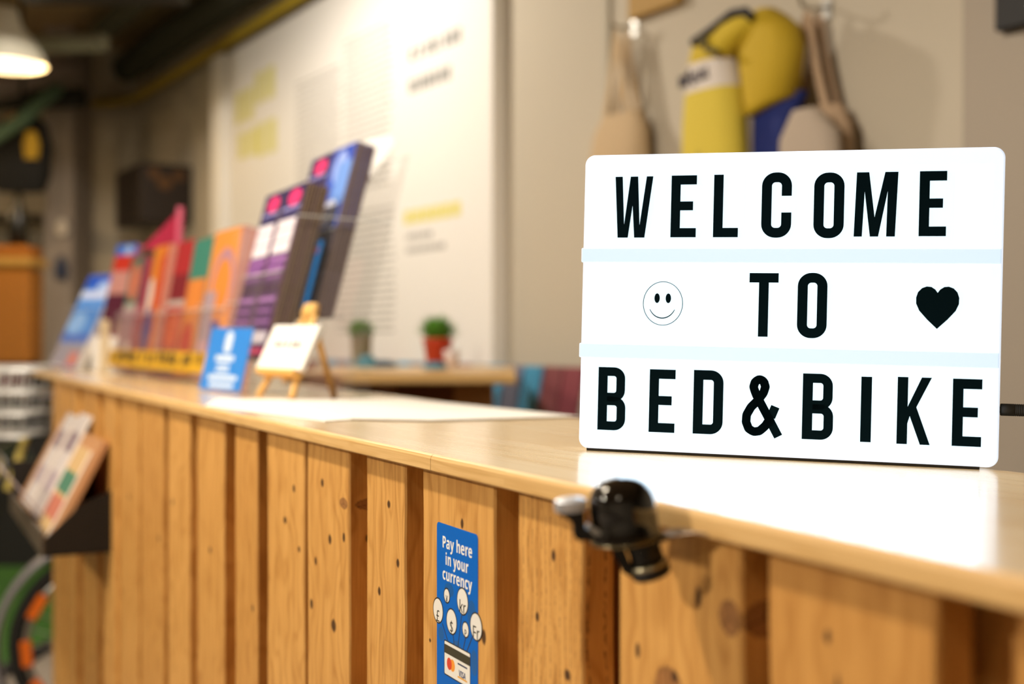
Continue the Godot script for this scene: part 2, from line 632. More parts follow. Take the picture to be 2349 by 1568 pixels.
func make_counter() -> void:
	var light := Color("d7a258")
	var dark := Color("a26a28")
	var near_knots := {
		10: [[0.886, 0.144, 0.085, 0.014], [0.373, 0.108, 0.041, 0.013], [0.56, 0.256, 0.041, 0.015], [0.886, 0.234, 0.031, 0.014], [0.201, 0.335, 0.031, 0.013], [0.079, 0.464, 0.041, 0.016], [0.641, 0.485, 0.062, 0.02]],
		9: [[0.735, 0.153, 0.034, 0.013], [0.49, 0.259, 0.045, 0.012], [0.875, 0.326, 0.034, 0.011]],
		11: [[0.587, 0.107, 0.045, 0.011], [0.83, 0.239, 0.045, 0.012], [0.335, 0.328, 0.045, 0.012]],
		12: [[0.577, 0.097, 0.024, 0.012], [0.864, 0.312, 0.03, 0.018], [0.102, 0.379, 0.018, 0.005]],
		13: [[0.571, 0.102, 0.033, 0.012], [0.314, 0.225, 0.033, 0.01], [0.79, 0.305, 0.053, 0.011]],
		14: [[0.163, 0.21, 0.021, 0.014], [0.685, 0.093, 0.021, 0.017], [0.431, 0.253, 0.114, 0.035], [0.485, 0.227, 0.029, 0.01], [0.929, 0.109, 0.079, 0.024]],
		15: [[0.393, 0.092, 0.021, 0.011], [0.577, 0.19, 0.026, 0.007], [0.45, 0.16, 0.018, 0.03]],
	}
	var mats := {}
	for k in near_knots:
		var c: Color = light.lerp(dark, 0.0 if k != 15 else 0.22)
		mats[k] = wood_mat(wood(288, 512, 100 + k * 17, c, dark, near_knots[k], 4.0 + (k % 3), k == 13), 0.5)
	var gen := []
	for k in 3:
		gen.append(wood_mat(wood(128, 256, 400 + k * 31, light.lerp(dark, 0.1 * k), dark, [[0.2 + 0.3 * k, 0.4 + 0.1 * k, 0.05, 0.014]], 4.0), 0.5))
	var base := thing("counter_base", "long counter front clad in upright reclaimed pine boards, under the light wood worktop", "counter", K)
	var yt := top_y(0.340) - 0.0124
	for i in slat_edges.size():
		var e: Array = slat_edges[i]
		var m: Material = mats.get(i, gen[i % 3])
		obj("slat", slat(e[0] * NEAR, e[1] * NEAR, 0.340, 0.358 + 0.002 * (i % 3), yt, 0.0, 0.0035 if i % 2 else 0.002, 50 + i), m, base)
	# second layer of boards seen through the gaps
	var back := [[-3.25, -2.9], [-2.89, -2.5], [-2.49, -2.1], [-2.09, -1.7], [-1.69, -1.3], [-1.29, -0.95], [-0.94, -0.76], [-0.758, -0.636], [-0.634, -0.50], [-0.498, -0.375], [-0.373, -0.25], [-0.24, 0.1]]
	for i in back.size():
		obj("backing_board", slat(back[i][0] * NEAR, back[i][1] * NEAR, 0.368, 0.383, yt - 0.0015, 0.0, 0.0005, 90 + i), gen[2], base)
	var st := mk()
	boxlh(st, Vector3(-3.15, 0.0, -0.66), Vector3(-3.13, yt - 0.012, -0.384), 0.002)
	obj("end_panel", st, gen[1], base)
	st = mk()
	boxlh(st, Vector3(-3.13, 0.05, -0.655), Vector3(0.09, 0.95, -0.63), 0.002)
	obj("rear_panel", st, mat("8a5a2a", 0.6), base)
	# worktop
	var tl := Color("efd6aa")
	var wt := wood(512, 256, 900, tl, Color("d8ac6c"), [], 7.0)
	M.worktop = wood_mat(wt, 0.22)
	M.worktop.uv1_scale = Vector3(1, 1, 1)
	M.worktop.clearcoat_enabled = true
	M.worktop.clearcoat = 0.6
	M.worktop.clearcoat_roughness = 0.16
	var top := thing("worktop", "pale varnished wooden worktop running along the counter, bright reflection of the light box on it", "countertop", on_top(0, 0))
	# local frame: x along the counter, z = -t; polygon in (x, t)
	var outline := [Vector2(-3.98, 0.334), Vector2(0.12, 0.334), Vector2(0.12, 0.643), Vector2(-0.59, 0.684), Vector2(-1.226, 0.715), Vector2(-2.316, 0.776), Vector2(-3.9, 0.86)]
	st = mk()
	var tv := func(p: Vector2, y: float) -> Vector3: return Vector3(p.x, y, -p.y)
	var uvf := func(p: Vector2) -> Vector2: return Vector2(p.y * 2.6, p.x * 0.9)
	var pp := PackedVector2Array(outline)
	var ix := Geometry2D.triangulate_polygon(pp)
	for i in range(0, ix.size(), 3):
		for up in [true, false]:
			var p := [pp[ix[i]], pp[ix[i + 1]], pp[ix[i + 2]]]
			var ccw: bool = (p[1] - p[0]).cross(p[2] - p[0]) > 0.0   # (x,t) with z=-t: ccw seen from above
			var order := [0, 1, 2] if ccw != up else [0, 2, 1]
			for k in order:
				st.set_uv(uvf.call(p[k])); st.add_vertex(tv.call(p[k], 0.0 if up else -0.0118))
	for i in outline.size():
		var a: Vector2 = outline[i]
		var b: Vector2 = outline[(i + 1) % outline.size()]
		quad_uv(st, [tv.call(a, -0.0118), tv.call(b, -0.0118), tv.call(b, 0.0), tv.call(a, 0.0)], [uvf.call(a) + Vector2(0.03, 0), uvf.call(b) + Vector2(0.03, 0), uvf.call(b), uvf.call(a)])
	obj("board", st, M.worktop, top)
	# edge strips with visible butt joints
	var et := wood_mat(wood(96, 512, 950, Color("dab478"), Color("b98c4c"), [], 2.0), 0.5)
	et.uv1_scale = Vector3(1, 1, 1)
	for e in [[-3.98, -1.435], [-1.4345, -1.30], [-1.2995, -0.7815], [-0.781, 0.12]]:
		st = mk()
		var y0 := -0.0119
		var r := 0.003
		var prof := [Vector2(0.3335, y0), Vector2(0.3322, y0 + 0.001), Vector2(0.3320, -r), Vector2(0.3328, -r * 0.35), Vector2(0.3345, 0.0002)]
		for i in prof.size() - 1:
			var p: Vector2 = prof[i]
			var q: Vector2 = prof[i + 1]
			quad_uv(st, [Vector3(e[0], p.y, -p.x), Vector3(e[1], p.y, -p.x), Vector3(e[1], q.y, -q.x), Vector3(e[0], q.y, -q.x)], [Vector2(i * 0.25, e[0] * 1.5), Vector2(i * 0.25, e[1] * 1.5), Vector2(i * 0.25 + 0.25, e[1] * 1.5), Vector2(i * 0.25 + 0.25, e[0] * 1.5)])
		obj("edge_strip", st, et, top)

# ------------------------------------------------------------------ light box
func letter_shape(c: String, w: float, h: float) -> SurfaceTool:
	# glyph in a w x h box (metres), origin bottom left
	var st := mk()
	var s := h * 0.148       # stroke height
	var v := h * 0.150       # stem width
	var d := 0.0003
	var re := func(x0: float, y0: float, x1: float, y1: float) -> void: prism(st, pv([x0, y0, x1, y0, x1, y1, x0, y1]), 0.0, d)
	var arcs := func(x0: float, y0: float, x1: float, y1: float, r: float, th: float, a0: int, a1: int) -> void:
		# part of a rounded-rectangle band: indices of its 36 points
		var o := rrect(x0, y0, x1, y1, r)
		var i := rrect(x0 + th, y0 + th, x1 - th, y1 - th, maxf(r - th, 0.0008))
		if a1 - a0 >= 36: ring2(st, o, i, 0.0, d)
		else:
			var oo := PackedVector2Array()
			var ii := PackedVector2Array()
			for k in range(a0, a1 + 1):
				oo.append(o[posmod(k, 36)]); ii.append(i[posmod(k, 36)])
			ring2(st, oo, ii, 0.0, d, false)
	match c:
		"E":
			re.call(0.0, 0.0, v, h); re.call(v, 0.0, w, s); re.call(v, h - s, w, h); re.call(v, h * 0.435, w * 0.87, h * 0.435 + s * 0.97)
		"L":
			re.call(0.0, 0.0, v, h); re.call(v, 0.0, w, s)
		"T":
			re.call(0.0, h - s, w, h); re.call(w / 2 - v / 2, 0.0, w / 2 + v / 2, h - s)
		"I":
			re.call(0.0, 0.0, w, h)
		"W":
			prism(st, pv([0, h, w * 0.09, 0, w * 0.36, 0, w * 0.47, h * 0.53, w * 0.53, 0, w * 0.80, 0, w, h, w * 0.83, h, w * 0.665, h * 0.20, w * 0.60, h, w * 0.405, h, w * 0.255, h * 0.21, w * 0.19, h]), 0.0, d)
		"M":
			prism(st, pv([0, 0, w * 0.045, h, w * 0.33, h, w * 0.475, h * 0.30, w * 0.70, h, w, h, w * 0.95, 0, w * 0.75, 0, w * 0.765, h * 0.70, w * 0.565, 0, w * 0.375, 0, w * 0.235, h * 0.70, w * 0.19, 0]), 0.0, d)
		"O":
			arcs.call(0.0, 0.0, w, h, w * 0.46, v, 0, 36)
		"C":
			# open at the right between 0.36h and 0.66h
			arcs.call(0.0, 0.0, w, h, w * 0.46, v, 9, 44)
			re.call(w - v, w * 0.46, w, h * 0.385); re.call(w - v, h * 0.64, w, h - w * 0.46)
		"D":
			re.call(0.0, 0.0, v, h)
			arcs.call(-w, 0.0, w, h, w * 0.42, v, 0, 17)
			re.call(v, 0.0, w * 0.58, v); re.call(v, h - v, w * 0.58, h)
		"B":
			re.call(0.0, 0.0, v, h)
			arcs.call(-w, 0.0, w, h * 0.535, w * 0.40, v * 0.93, 0, 17)
			arcs.call(-w, h * 0.455, w * 0.97, h, w * 0.40, v * 0.93, 0, 17)
			var b := v * 0.93
			re.call(v, 0.0, w * 0.60, b); re.call(v, h - b, w * 0.57, h); re.call(v, h * 0.455, w * 0.57, h * 0.535)
			re.call(v, h * 0.455, w * 0.57, h * 0.455 + b); re.call(v, h * 0.535 - b, w * 0.60, h * 0.535)
		"K":
			re.call(0.0, 0.0, v, h)
			prism(st, pv([v, h * 0.31, v, h * 0.56, w * 0.71, h, w, h, w * 0.565, h * 0.555, w * 0.98, 0, w * 0.69, 0, w * 0.375, h * 0.42]), 0.0, d)
		"&":
			# upper bowl, diagonal, lower bowl, arm
			var path := PackedVector2Array()
			for q in [[0.93, 0.0], [0.62, 0.36], [0.34, 0.68], [0.27, 0.80], [0.31, 0.89], [0.42, 0.935], [0.53, 0.90], [0.575, 0.81], [0.53, 0.71], [0.40, 0.59], [0.22, 0.47], [0.11, 0.34], [0.10, 0.22], [0.17, 0.11], [0.30, 0.063], [0.45, 0.08], [0.60, 0.17], [0.73, 0.31], [0.84, 0.49]]:
				path.append(Vector2(q[0] * w, q[1] * h))
			var cv := Curve2D.new()
			for k in path.size():
				var tn := (path[mini(k + 1, path.size() - 1)] - path[maxi(k - 1, 0)]) / 6.0
				cv.add_point(path[k], -tn, tn)
			path = PackedVector2Array()
			for k in 73: path.append(cv.sample_baked(cv.get_baked_length() * k / 72.0))
			var hw := v * 0.47
			for i in path.size() - 1:
				var a := path[i]
				var b := path[i + 1]
				var nn := (b - a).normalized().orthogonal() * hw
				prism(st, PackedVector2Array([a + nn, b + nn, b - nn, a - nn]), 0.0, d)
				if i > 6 and i < 67: prism(st, ellipse(a.x, a.y, hw, hw, 14), 0.0, d)
	return st

func make_light_box() -> void:
	var bl := Vector3(0.05039781, EYE - 0.0819584, -0.92533679)
	var br := Vector3(0.33532842, EYE - 0.08867941, -0.84170289)
	var u := (br - bl).normalized()
	var up := Vector3(0.02400458, 0.99971081, -0.00144168)
	up = (up - u * up.dot(u)).normalized()
	var xf := Transform3D(Basis(u, up, u.cross(up)), bl)
	var w := 0.297
	var h := 0.2235
	var lb := thing("light_box", "white cinema light box with black letters WELCOME TO BED&BIKE glowing on the worktop", "light box", xf)
	var shell := mat("b4bfd2", 0.35)
	shell.emission_enabled = true
	shell.emission = Color("e4f0ff")
	shell.emission_energy_multiplier = 0.84
	var st := mk()
	var o := rrect(0, 0.0018, w, h, 0.0075)
	var b1 := rrect(0.0012, 0.003, w - 0.0012, h - 0.0012, 0.0065)
	var o2 := rrect(0.0105, 0.0125, w - 0.0075, h - 0.0115, 0.001)
	# bezel: side wall, bevel, face, inner step
	for i in o.size():
		var j := (i + 1) % o.size()
		var z := func(p: Vector2, zz: float) -> Vector3: return Vector3(p.x, p.y, zz)
		quad(st, z.call(o[i], -0.030), z.call(o[j], -0.030), z.call(o[j], -0.0012), z.call(o[i], -0.0012))
		quad(st, z.call(o[i], -0.0012), z.call(o[j], -0.0012), z.call(b1[j], 0.0), z.call(b1[i], 0.0))
		quad(st, z.call(b1[i], 0.0), z.call(b1[j], 0.0), z.call(o2[j], 0.0), z.call(o2[i], 0.0))
		quad(st, z.call(o2[i], 0.0), z.call(o2[j], 0.0), z.call(o2[j], -0.004), z.call(o2[i], -0.004))
	obj("housing", st, shell, lb)
	st = mk()
	prism(st, rrect(0.002, 0.0035, w - 0.0005, h - 0.003, 0.007), -0.048, -0.030)
	obj("back_shell", st, M.black, lb)
	st = mk()
	boxlh(st, Vector3(0.006, 0.0, -0.046), Vector3(w - 0.012, 0.0022, -0.001))
	obj("foot_strip", st, M.black, lb)
	st = mk()
	boxlh(st, Vector3(0.009, 0.011, -0.005), Vector3(w - 0.006, h - 0.010, -0.0032))
	var gp := glow("daf4ff", 1.35)
	gp.albedo_color = Color("707478")
	obj("glowing_panel", st, gp, lb)
	var railm := mat("a8b2c4", 0.3)
	railm.emission_enabled = true
	railm.emission = Color("cfeaff")
	railm.emission_energy_multiplier = 0.80
	for y in [[0.1425, 0.1532], [0.0705, 0.0813]]:
		st = mk()
		boxlh(st, Vector3(-0.0012, y[0], -0.006), Vector3(w - 0.0012, y[1], 0.0008), 0.0006)
		obj("rail", st, railm, lb)
	var tile_m := clear("c8f4ff", 0.05)
	var rows := [
		["W", 23.3, 161.2, 52.0, 207.0], ["E", 65.8, 161.4, 84.6, 207.3], ["L", 97.3, 161.4, 115.4, 207.4], ["C", 132.1, 161.0, 153.4, 208.4], ["O", 169.1, 160.6, 190.2, 207.7], ["M", 197.2, 161.7, 226.8, 207.5], ["E", 241.2, 161.9, 259.4, 207.6],
		["T", 124.7, 88.9, 145.5, 135.2], ["O", 159.2, 88.6, 180.0, 135.6],
		["B", 13.8, 16.1, 34.9, 63.5], ["E", 52.9, 16.1, 72.2, 62.9], ["D", 85.8, 16.3, 107.6, 63.3], ["&", 121.8, 16.7, 149.8, 60.9], ["B", 164.4, 15.8, 186.0, 63.1], ["I", 204.9, 15.6, 212.2, 62.0], ["K", 229.6, 15.4, 252.4, 62.6], ["E", 266.4, 15.6, 285.6, 62.5]]
	var said := {"W": "black letter W", "&": "black ampersand"}
	for r in rows:
		var mid: float = (r[1] + r[3]) / 2.0
		var lo := 155.0 if r[2] > 150 else 83.0 if r[2] > 80 else 10.5
		var hi := 213.0 if r[2] > 150 else 141.0 if r[2] > 80 else 69.0
		var hw: float = maxf(14.5, (r[3] - r[1]) / 2 + 1.0)
		st = mk()
		boxlh(st, Vector3(maxf(mid - hw, 10.0) / 1000.0, lo / 1000.0, -0.0026), Vector3(minf(mid + hw, 289.0) / 1000.0, hi / 1000.0, -0.0018))
		var tile := obj("letter_tile", st, tile_m, lb)
		tile.set_meta("label", "clear tile printed with the black %s" % ("ampersand" if r[0] == "&" else "letter " + r[0]))
		var lt := obj("letter", letter_shape(r[0], (r[3] - r[1]) / 1000.0, (r[4] - r[2]) / 1000.0), M.letter, tile, Transform3D(Basis(), Vector3(r[1] / 1000.0, r[2] / 1000.0, -0.00175)))
		lt.set_meta("label", said.get(r[0], "black letter " + r[0]))
	# smiling face and heart
	st = mk()
	boxlh(st, Vector3(0.0445, 0.083, -0.0026), Vector3(0.0785, 0.141, -0.0018))
	var t1 := obj("symbol_tile", st, tile_m, lb)
	st = mk()
	ring2(st, ellipse(61.4, 112.1, 14.95, 16.4, 64), ellipse(61.4, 112.1, 14.5, 15.95, 64), 0.0, 0.3, true, Transform3D(Basis.from_scale(Vector3.ONE * 0.001), Vector3(0, 0, -0.00175)))
	prism(st, ellipse(57.0, 116.0, 2.0, 3.6), 0.0, 0.3, Transform3D(Basis.from_scale(Vector3.ONE * 0.001), Vector3(0, 0, -0.00175)))
	prism(st, ellipse(65.4, 116.0, 2.0, 3.6), 0.0, 0.3, Transform3D(Basis.from_scale(Vector3.ONE * 0.001), Vector3(0, 0, -0.00175)))
	var so := PackedVector2Array()
	var si := PackedVector2Array()
	for i in 25:
		var a := deg_to_rad(205.0 + 130.0 * i / 24.0)
		var thick := 0.45 + 0.35 * sin(PI * i / 24.0)
		so.append(Vector2(61.0 + 10.4 * cos(a), 112.4 + 11.6 * sin(a)))
		si.append(Vector2(61.0 + (10.4 - thick) * cos(a), 112.4 + (11.6 - thick) * sin(a)))
	ring2(st, so, si, 0.0, 0.3, false, Transform3D(Basis.from_scale(Vector3.ONE * 0.001), Vector3(0, 0, -0.00175)))
	obj("smiling_face", st, M.letter, t1).set_meta("label", "thin outlined smiling face")
	st = mk()
	boxlh(st, Vector3(0.238, 0.083, -0.0026), Vector3(0.272, 0.141, -0.0018))
	var t2 := obj("symbol_tile", st, tile_m, lb)
	var hp := PackedVector2Array()
	for q in [[254.9, 96.9], [248.0, 103.6], [242.8, 109.6], [240.7, 114.5], [240.6, 118.8], [241.8, 122.6], [244.4, 125.4], [247.6, 126.6], [250.6, 126.3], [253.2, 124.6], [254.9, 122.2]]:
		hp.append(Vector2(q[0], q[1]))
	for i in range(9, 0, -1):
		hp.append(Vector2(254.9 * 2 - hp[i].x, hp[i].y))
	st = mk()
	prism(st, hp, 0.0, 0.3, Transform3D(Basis.from_scale(Vector3.ONE * 0.001), Vector3(0, 0, -0.00175)))
	obj("heart", st, M.letter, t2).set_meta("label", "solid black heart")
	# switch and socket on the right side
	st = mk()
	boxlh(st, Vector3(w - 0.0005, 0.102, -0.045), Vector3(w + 0.0012, 0.1195, -0.033), 0.0004)
	prism(st, pv([w + 0.001, 0.104, w + 0.0032, 0.107, w + 0.0012, 0.1175]), -0.043, -0.035)
	obj("switch", st, M.black, lb)
	st = mk()
	boxlh(st, Vector3(w - 0.0005, 0.034, -0.046), Vector3(w + 0.0014, 0.047, -0.034), 0.0004)
	obj("socket", st, M.black, lb)
	st = mk()
	boxlh(st, Vector3(-0.0014, 0.172, -0.044), Vector3(0.0012, 0.181, -0.034), 0.0004)
	obj("hook", st, M.black, lb)
	area("light_box_glow", xf * Transform3D(Basis(Vector3.UP, PI), Vector3(w / 2, h / 2, 0.004)), Vector2(0.27, 0.19), "cfe8ff", 0.034)
	# power cable
	var pc := thing("power_cable", "dark power plug with ribbed collar in the right side of the light box", "cable", xf)
	st = mk()
	var rot := Transform3D(Basis(Vector3(0, 0, 1), -PI / 2), Vector3(w + 0.0016, 0.0405, -0.040))
	lathe(st, [Vector2(0, 0), Vector2(0.0022, 0), Vector2(0.0022, 0.003), Vector2(0, 0.003)], 20, rot)
	obj("metal_tip", st, mat("c9b480", 0.25, 1.0), pc)
	st = mk()
	var prof := [Vector2(0, 0.0026), Vector2(0.0040, 0.0026), Vector2(0.0044, 0.0032), Vector2(0.0044, 0.0122)]
	for k in 8:
		prof.append_array([Vector2(0.0040, 0.0124 + k * 0.0012), Vector2(0.0045, 0.0128 + k * 0.0012), Vector2(0.0045, 0.0132 + k * 0.0012)])
	prof.append_array([Vector2(0.0022, 0.024), Vector2(0, 0.024)])
	lathe(st, prof, 24, rot)
	obj("plug", st, mat("3a352b", 0.5), pc)
	st = mk()
	var pts := []
	for k in 17:
		var q := k / 16.0
		pts.append(Vector3(w + 0.025 + 0.06 * q + 0.02 * sin(q * 3.0), 0.0405 - 0.30 * q * q - 0.0, -0.040 - 0.06 * q))
	tube(st, pts, 0.0019, 8)
	obj("cord", st, M.black, pc)

# ------------------------------------------------------------------ bell
func make_bell() -> void:
	var c := at(1428, 1166, 0.579)
	var bell := thing("bicycle_bell", "glossy black bicycle bell with chrome thumb lever fixed to the counter edge", "bell", Transform3D(Basis(Vector3(0, 0, 1), deg_to_rad(8.0)) * Basis(Vector3.RIGHT, deg_to_rad(4.0)) * Basis.from_scale(Vector3.ONE * 1.08), c))
	var mm := Transform3D(Basis.from_scale(Vector3.ONE * 0.001), Vector3.ZERO)
	var st := mk()
	lathe(st, [Vector2(14.2, -12.5), Vector2(15.6, -12.5), Vector2(15.6, -11.2), Vector2(14.9, -10.6), Vector2(14.9, -2.0), Vector2(14.8, 2.0), Vector2(14.4, 5.0), Vector2(13.3, 8.0), Vector2(11.2, 10.6), Vector2(8.2, 12.5), Vector2(4.4, 13.6), Vector2(0, 14.0)], 64, mm)
	obj("dome", st, M.black_gloss, bell)
	st = mk()
	lathe(st, [Vector2(0, -14.0), Vector2(15.2, -14.0), Vector2(16.0, -13.6), Vector2(16.0, -12.7), Vector2(13.0, -12.4), Vector2(0, -12.4)], 48, mm)
	obj("rim_ring", st, mat("8f876a", 0.25, 1.0), bell)
	st = mk()
	var off := mm * Transform3D(Basis(Vector3(0, 0, 1), deg_to_rad(9.0)), Vector3(4.0, 0, 0))
	lathe(st, [Vector2(0, -26.5), Vector2(7.4, -26.5), Vector2(7.2, -20.0), Vector2(8.2, -14.0), Vector2(0, -14.0)], 32, off)
	obj("stem", st, M.black, bell)
	st = mk()
	lathe(st, [Vector2(6.0, -27.6), Vector2(8.6, -27.6), Vector2(8.9, -26.6), Vector2(8.6, -25.6), Vector2(6.0, -25.6)], 32, off)
	obj("clamp_ring", st, mat("c8c0a0", 0.3, 1.0), bell)
	st = mk()
	lathe(st, [Vector2(0, -32.5), Vector2(7.4, -32.3), Vector2(8.6, -31.4), Vector2(8.7, -27.6), Vector2(0, -27.6)], 32, off)
	obj("clamp_band", st, M.black, bell)
	# clamp arm from the base plate down
	st = mk()
	prism(st, pv([-9, -13.5, -6.5, -20, -4, -27, 1, -31, 4, -31, 0, -24, -2, -14]), -4.0, 4.0, mm)
	obj("clamp_arm", st, M.black, bell)
	# lever on the left
	var lv := mm * Transform3D(Basis(Vector3(0, 0, 1), deg_to_rad(-8.0)), Vector3(-24.5, 0, 3))
	st = mk()
	prism(st, pv([-4.2, 2.7, 1.0, -0.5, 2.3, -2.5, 2.5, -7.5, 4.5, -9.2, 15.5, -9.2, 15.5, -6.8, 9.0, -4.2, 7.5, -4.0, 7.3, -2.1, 6.9, 4.6]), -4.5, 4.5, lv)
	obj("lever", st, M.black, bell)
	st = mk()
	var cap := lv * Transform3D(Basis(Vector3(0, 0, 1), deg_to_rad(4.0)), Vector3(1.3, 5.7, 0))
	var gear := PackedVector2Array()
	for k in 48:
		var r := 7.2 if k % 2 else 6.4
		gear.append(Vector2(r * cos(TAU * k / 48), r * sin(TAU * k / 48)))
	prism(st, gear, -2.2, 2.2, cap * Transform3D(Basis(Vector3.RIGHT, PI / 2), Vector3.ZERO))
	lathe(st, [Vector2(6.4, 2.2), Vector2(5.4, 2.9), Vector2(0, 3.4)], 24, cap)
	obj("thumb_cap", st, M.cap, bell)
	st = mk()
	prism(st, pv([7.6, -1.6, 9.5, -4.6, 11.5, -6.3, 13.8, -6.4, 14.0, -4.8, 11.0, -2.5, 9.0, -1.2]), 4.6, 7.0, lv)
	obj("hammer", st, M.chrome, bell)
	# bent metal strip that carries it under the worktop
	st = mk()
	var p0 := c + bell.transform.basis * Vector3(0.010, -0.0165, 0.0)
	var p3 := K * Vector3(-0.455, top_y(0.340) - 0.0125, -0.3390)
	var pts := []
	for k in 13:
		var q := k / 12.0
		var a := p0.lerp(p3, q)
		a.y += 0.0045 * sin(PI * q)
		pts.append(a)
	tube(st, pts, 0.006, 8, false, 0.0006, Vector3(0.3, 0, 1))
	var br := obj("bracket", st, mat("8a7c6c", 0.4, 1.0), null)
	tag(br, "thin bent metal strip holding the bicycle bell under the worktop edge", "bracket")

# ------------------------------------------------------------------ sticker
func make_sticker() -> void:
	# frame: origin at the top left of the sticker on the board face
	var x0 := -0.8166
	var y0 := EYE - 0.1303
	var xf := near_scale() * K * Transform3D(Basis(), Vector3(x0, y0, -0.3519))
	var sk := thing("payment_sticker", "blue sticker reading Pay here in your currency on a counter board", "sticker", xf)
	var mm := Transform3D(Basis.from_scale(Vector3.ONE * 0.001), Vector3.ZERO)
	var st := mk()
	prism(st, rrect(0, -150, 70, 0, 3.5), 0.0, 0.15, mm)
	obj("backing", st, mat("0062c2", 0.4, 0.0, 0.3), sk)
	var wm := mat("f1f0ec", 0.4)
	var line := func(s: String, cx: float, base: float, hh: float, ww: float, m: Material, bold: bool) -> void:
		text_mesh(sk, "lettering", s, hh / 1000.0, ww / 1000.0, Transform3D(Basis(), Vector3(cx / 1000.0, base / 1000.0, 0.00022)), m, bold)
	line.call("Pay here", 35.5, -13.2, 8.3, 50.0, wm, true)
	line.call("in your", 35.0, -24.8, 8.3, 38.5, wm, true)
	line.call("currency", 35.5, -36.0, 8.3, 50.0, wm, true)
	st = mk()
	for q in [[22, -46, 8, 5], [60, -56, 7, 10], [64, -88, 5, 9], [36, -86, 9, 7], [8, -80, 5, 5]]:
		prism(st, ellipse(q[0], q[1], q[2], q[3], 14), 0.15, 0.16, mm)
	obj("map_patches", st, mat("0a5aa4", 0.3), sk).set_meta("kind", "stuff")
	var rimm := mat("2a2620", 0.4)
	var disc := mat("e9e7e0", 0.4)
	# stems
	st = mk()
	for q in [[10, -72, 20, -83], [29, -76, 31, -84], [44, -58, 37, -84], [50, -74, 46, -83], [61, -71, 52, -83]]:
		var a := Vector2(q[0], q[1])
		var b := Vector2(q[2], q[3])
		var nn := (b - a).normalized().orthogonal() * 0.45
		prism(st, PackedVector2Array([a + nn, b + nn, b - nn, a - nn]), 0.15, 0.20, mm)
	obj("stems", st, rimm, sk)
	for q in [["¥", 18.1, -50.6, 5.6], ["kr", 45.1, -49.6, 9.7], ["£", 2.4, -64.2, 9.4], ["$", 26.5, -67.4, 9.4], ["P", 50.2, -68.2, 5.8], ["Fr", 67.2, -62.6, 9.8]]:
		st = mk()
		prism(st, ellipse(q[1], q[2], q[3], q[3], 40), 0.0, 0.24, mm)
		var rim := obj("coin", st, rimm, sk)
		st = mk()
		prism(st, ellipse(q[1], q[2], q[3] - 1.0, q[3] - 1.0, 40), 0.24, 0.28, mm)
		obj("coin_face", st, disc, rim)
		var hh: float = q[3] * 0.85
		text_mesh(rim, "symbol", q[0], hh / 1000.0, 0.0 if str(q[0]).length() == 1 else q[3] * 1.05 / 1000.0, Transform3D(Basis(), Vector3(q[1] / 1000.0, (q[2] - hh * 0.5) / 1000.0, 0.00033)), rimm, false)
	st = mk()
	prism(st, rrect(13.4, -107.5, 58.2, -82.6, 1.2), 0.15, 0.24, mm)
	var card := obj("bank_card", st, rimm, sk)
	st = mk()
	prism(st, rrect(14.2, -106.7, 57.4, -83.4, 1.0), 0.24, 0.27, mm)
	obj("card_face", st, disc, card)
	st = mk()
	prism(st, pv([14.2, -91.8, 57.4, -91.8, 57.4, -85.6, 14.2, -85.6]), 0.27, 0.29, mm)
	obj("card_stripe", st, mat("3a3626", 0.5), card)
	st = mk()
	prism(st, ellipse(22.6, -98.2, 4.3, 4.3), 0.27, 0.29, mm)
	obj("red_disc", st, mat("d9442c", 0.4), card)
	st = mk()
	prism(st, ellipse(28.0, -98.2, 4.3, 4.3), 0.27, 0.288, mm)
	obj("orange_disc", st, mat("ee9a33", 0.4), card)
	st = mk()
	prism(st, pv([37, -95.0, 53, -95.0, 53, -93.9, 37, -93.9]), 0.27, 0.29, mm)
	obj("blue_bar", st, mat("20305e", 0.4), card)
	text_mesh(card, "lettering", "VISA", 0.0042, 0.0115, Transform3D(Basis(), Vector3(0.0448, -0.1008, 0.00030)), mat("27386e", 0.4), true)
	st = mk()
	prism(st, pv([37, -104.2, 53, -104.2, 53, -103.1, 37, -103.1]), 0.27, 0.29, mm)
	obj("yellow_bar", st, mat("e8a838", 0.4), card)

# ------------------------------------------------------------------ things on the worktop
func flat_sheet(outline: Array, y0: float, th: float) -> SurfaceTool:
	var st := mk()
	var p := PackedVector2Array()
	for q in outline: p.append(Vector2(q[0], -q[1]))
	# prism in xy -> lay flat: x, z
	prism(st, p, 0.0, th, Transform3D(Basis(Vector3(1, 0, 0), Vector3(0, 0, 1), Vector3(0, 1, 0)), Vector3(0, y0, 0)))
	return st

func make_paper() -> void:
	tag(obj("paper_sheet", flat_sheet([[-1.50, 0.338], [-1.165, 0.381], [-1.33, 0.56], [-1.72, 0.50], [-1.70, 0.40]], 0.0004, 0.0005), M.paper, null, on_top(0, 0)), "left-hand white paper sheet whose corner reaches the front edge of the worktop", "paper")
	tag(obj("paper_sheet", flat_sheet([[-1.20, 0.42], [-1.175, 0.50], [-1.27, 0.735], [-1.55, 0.725], [-1.76, 0.70], [-1.66, 0.46]], 0.0010, 0.0006), M.paper, null, on_top(0, 0)), "right-hand white paper sheet lying towards the light box", "paper")

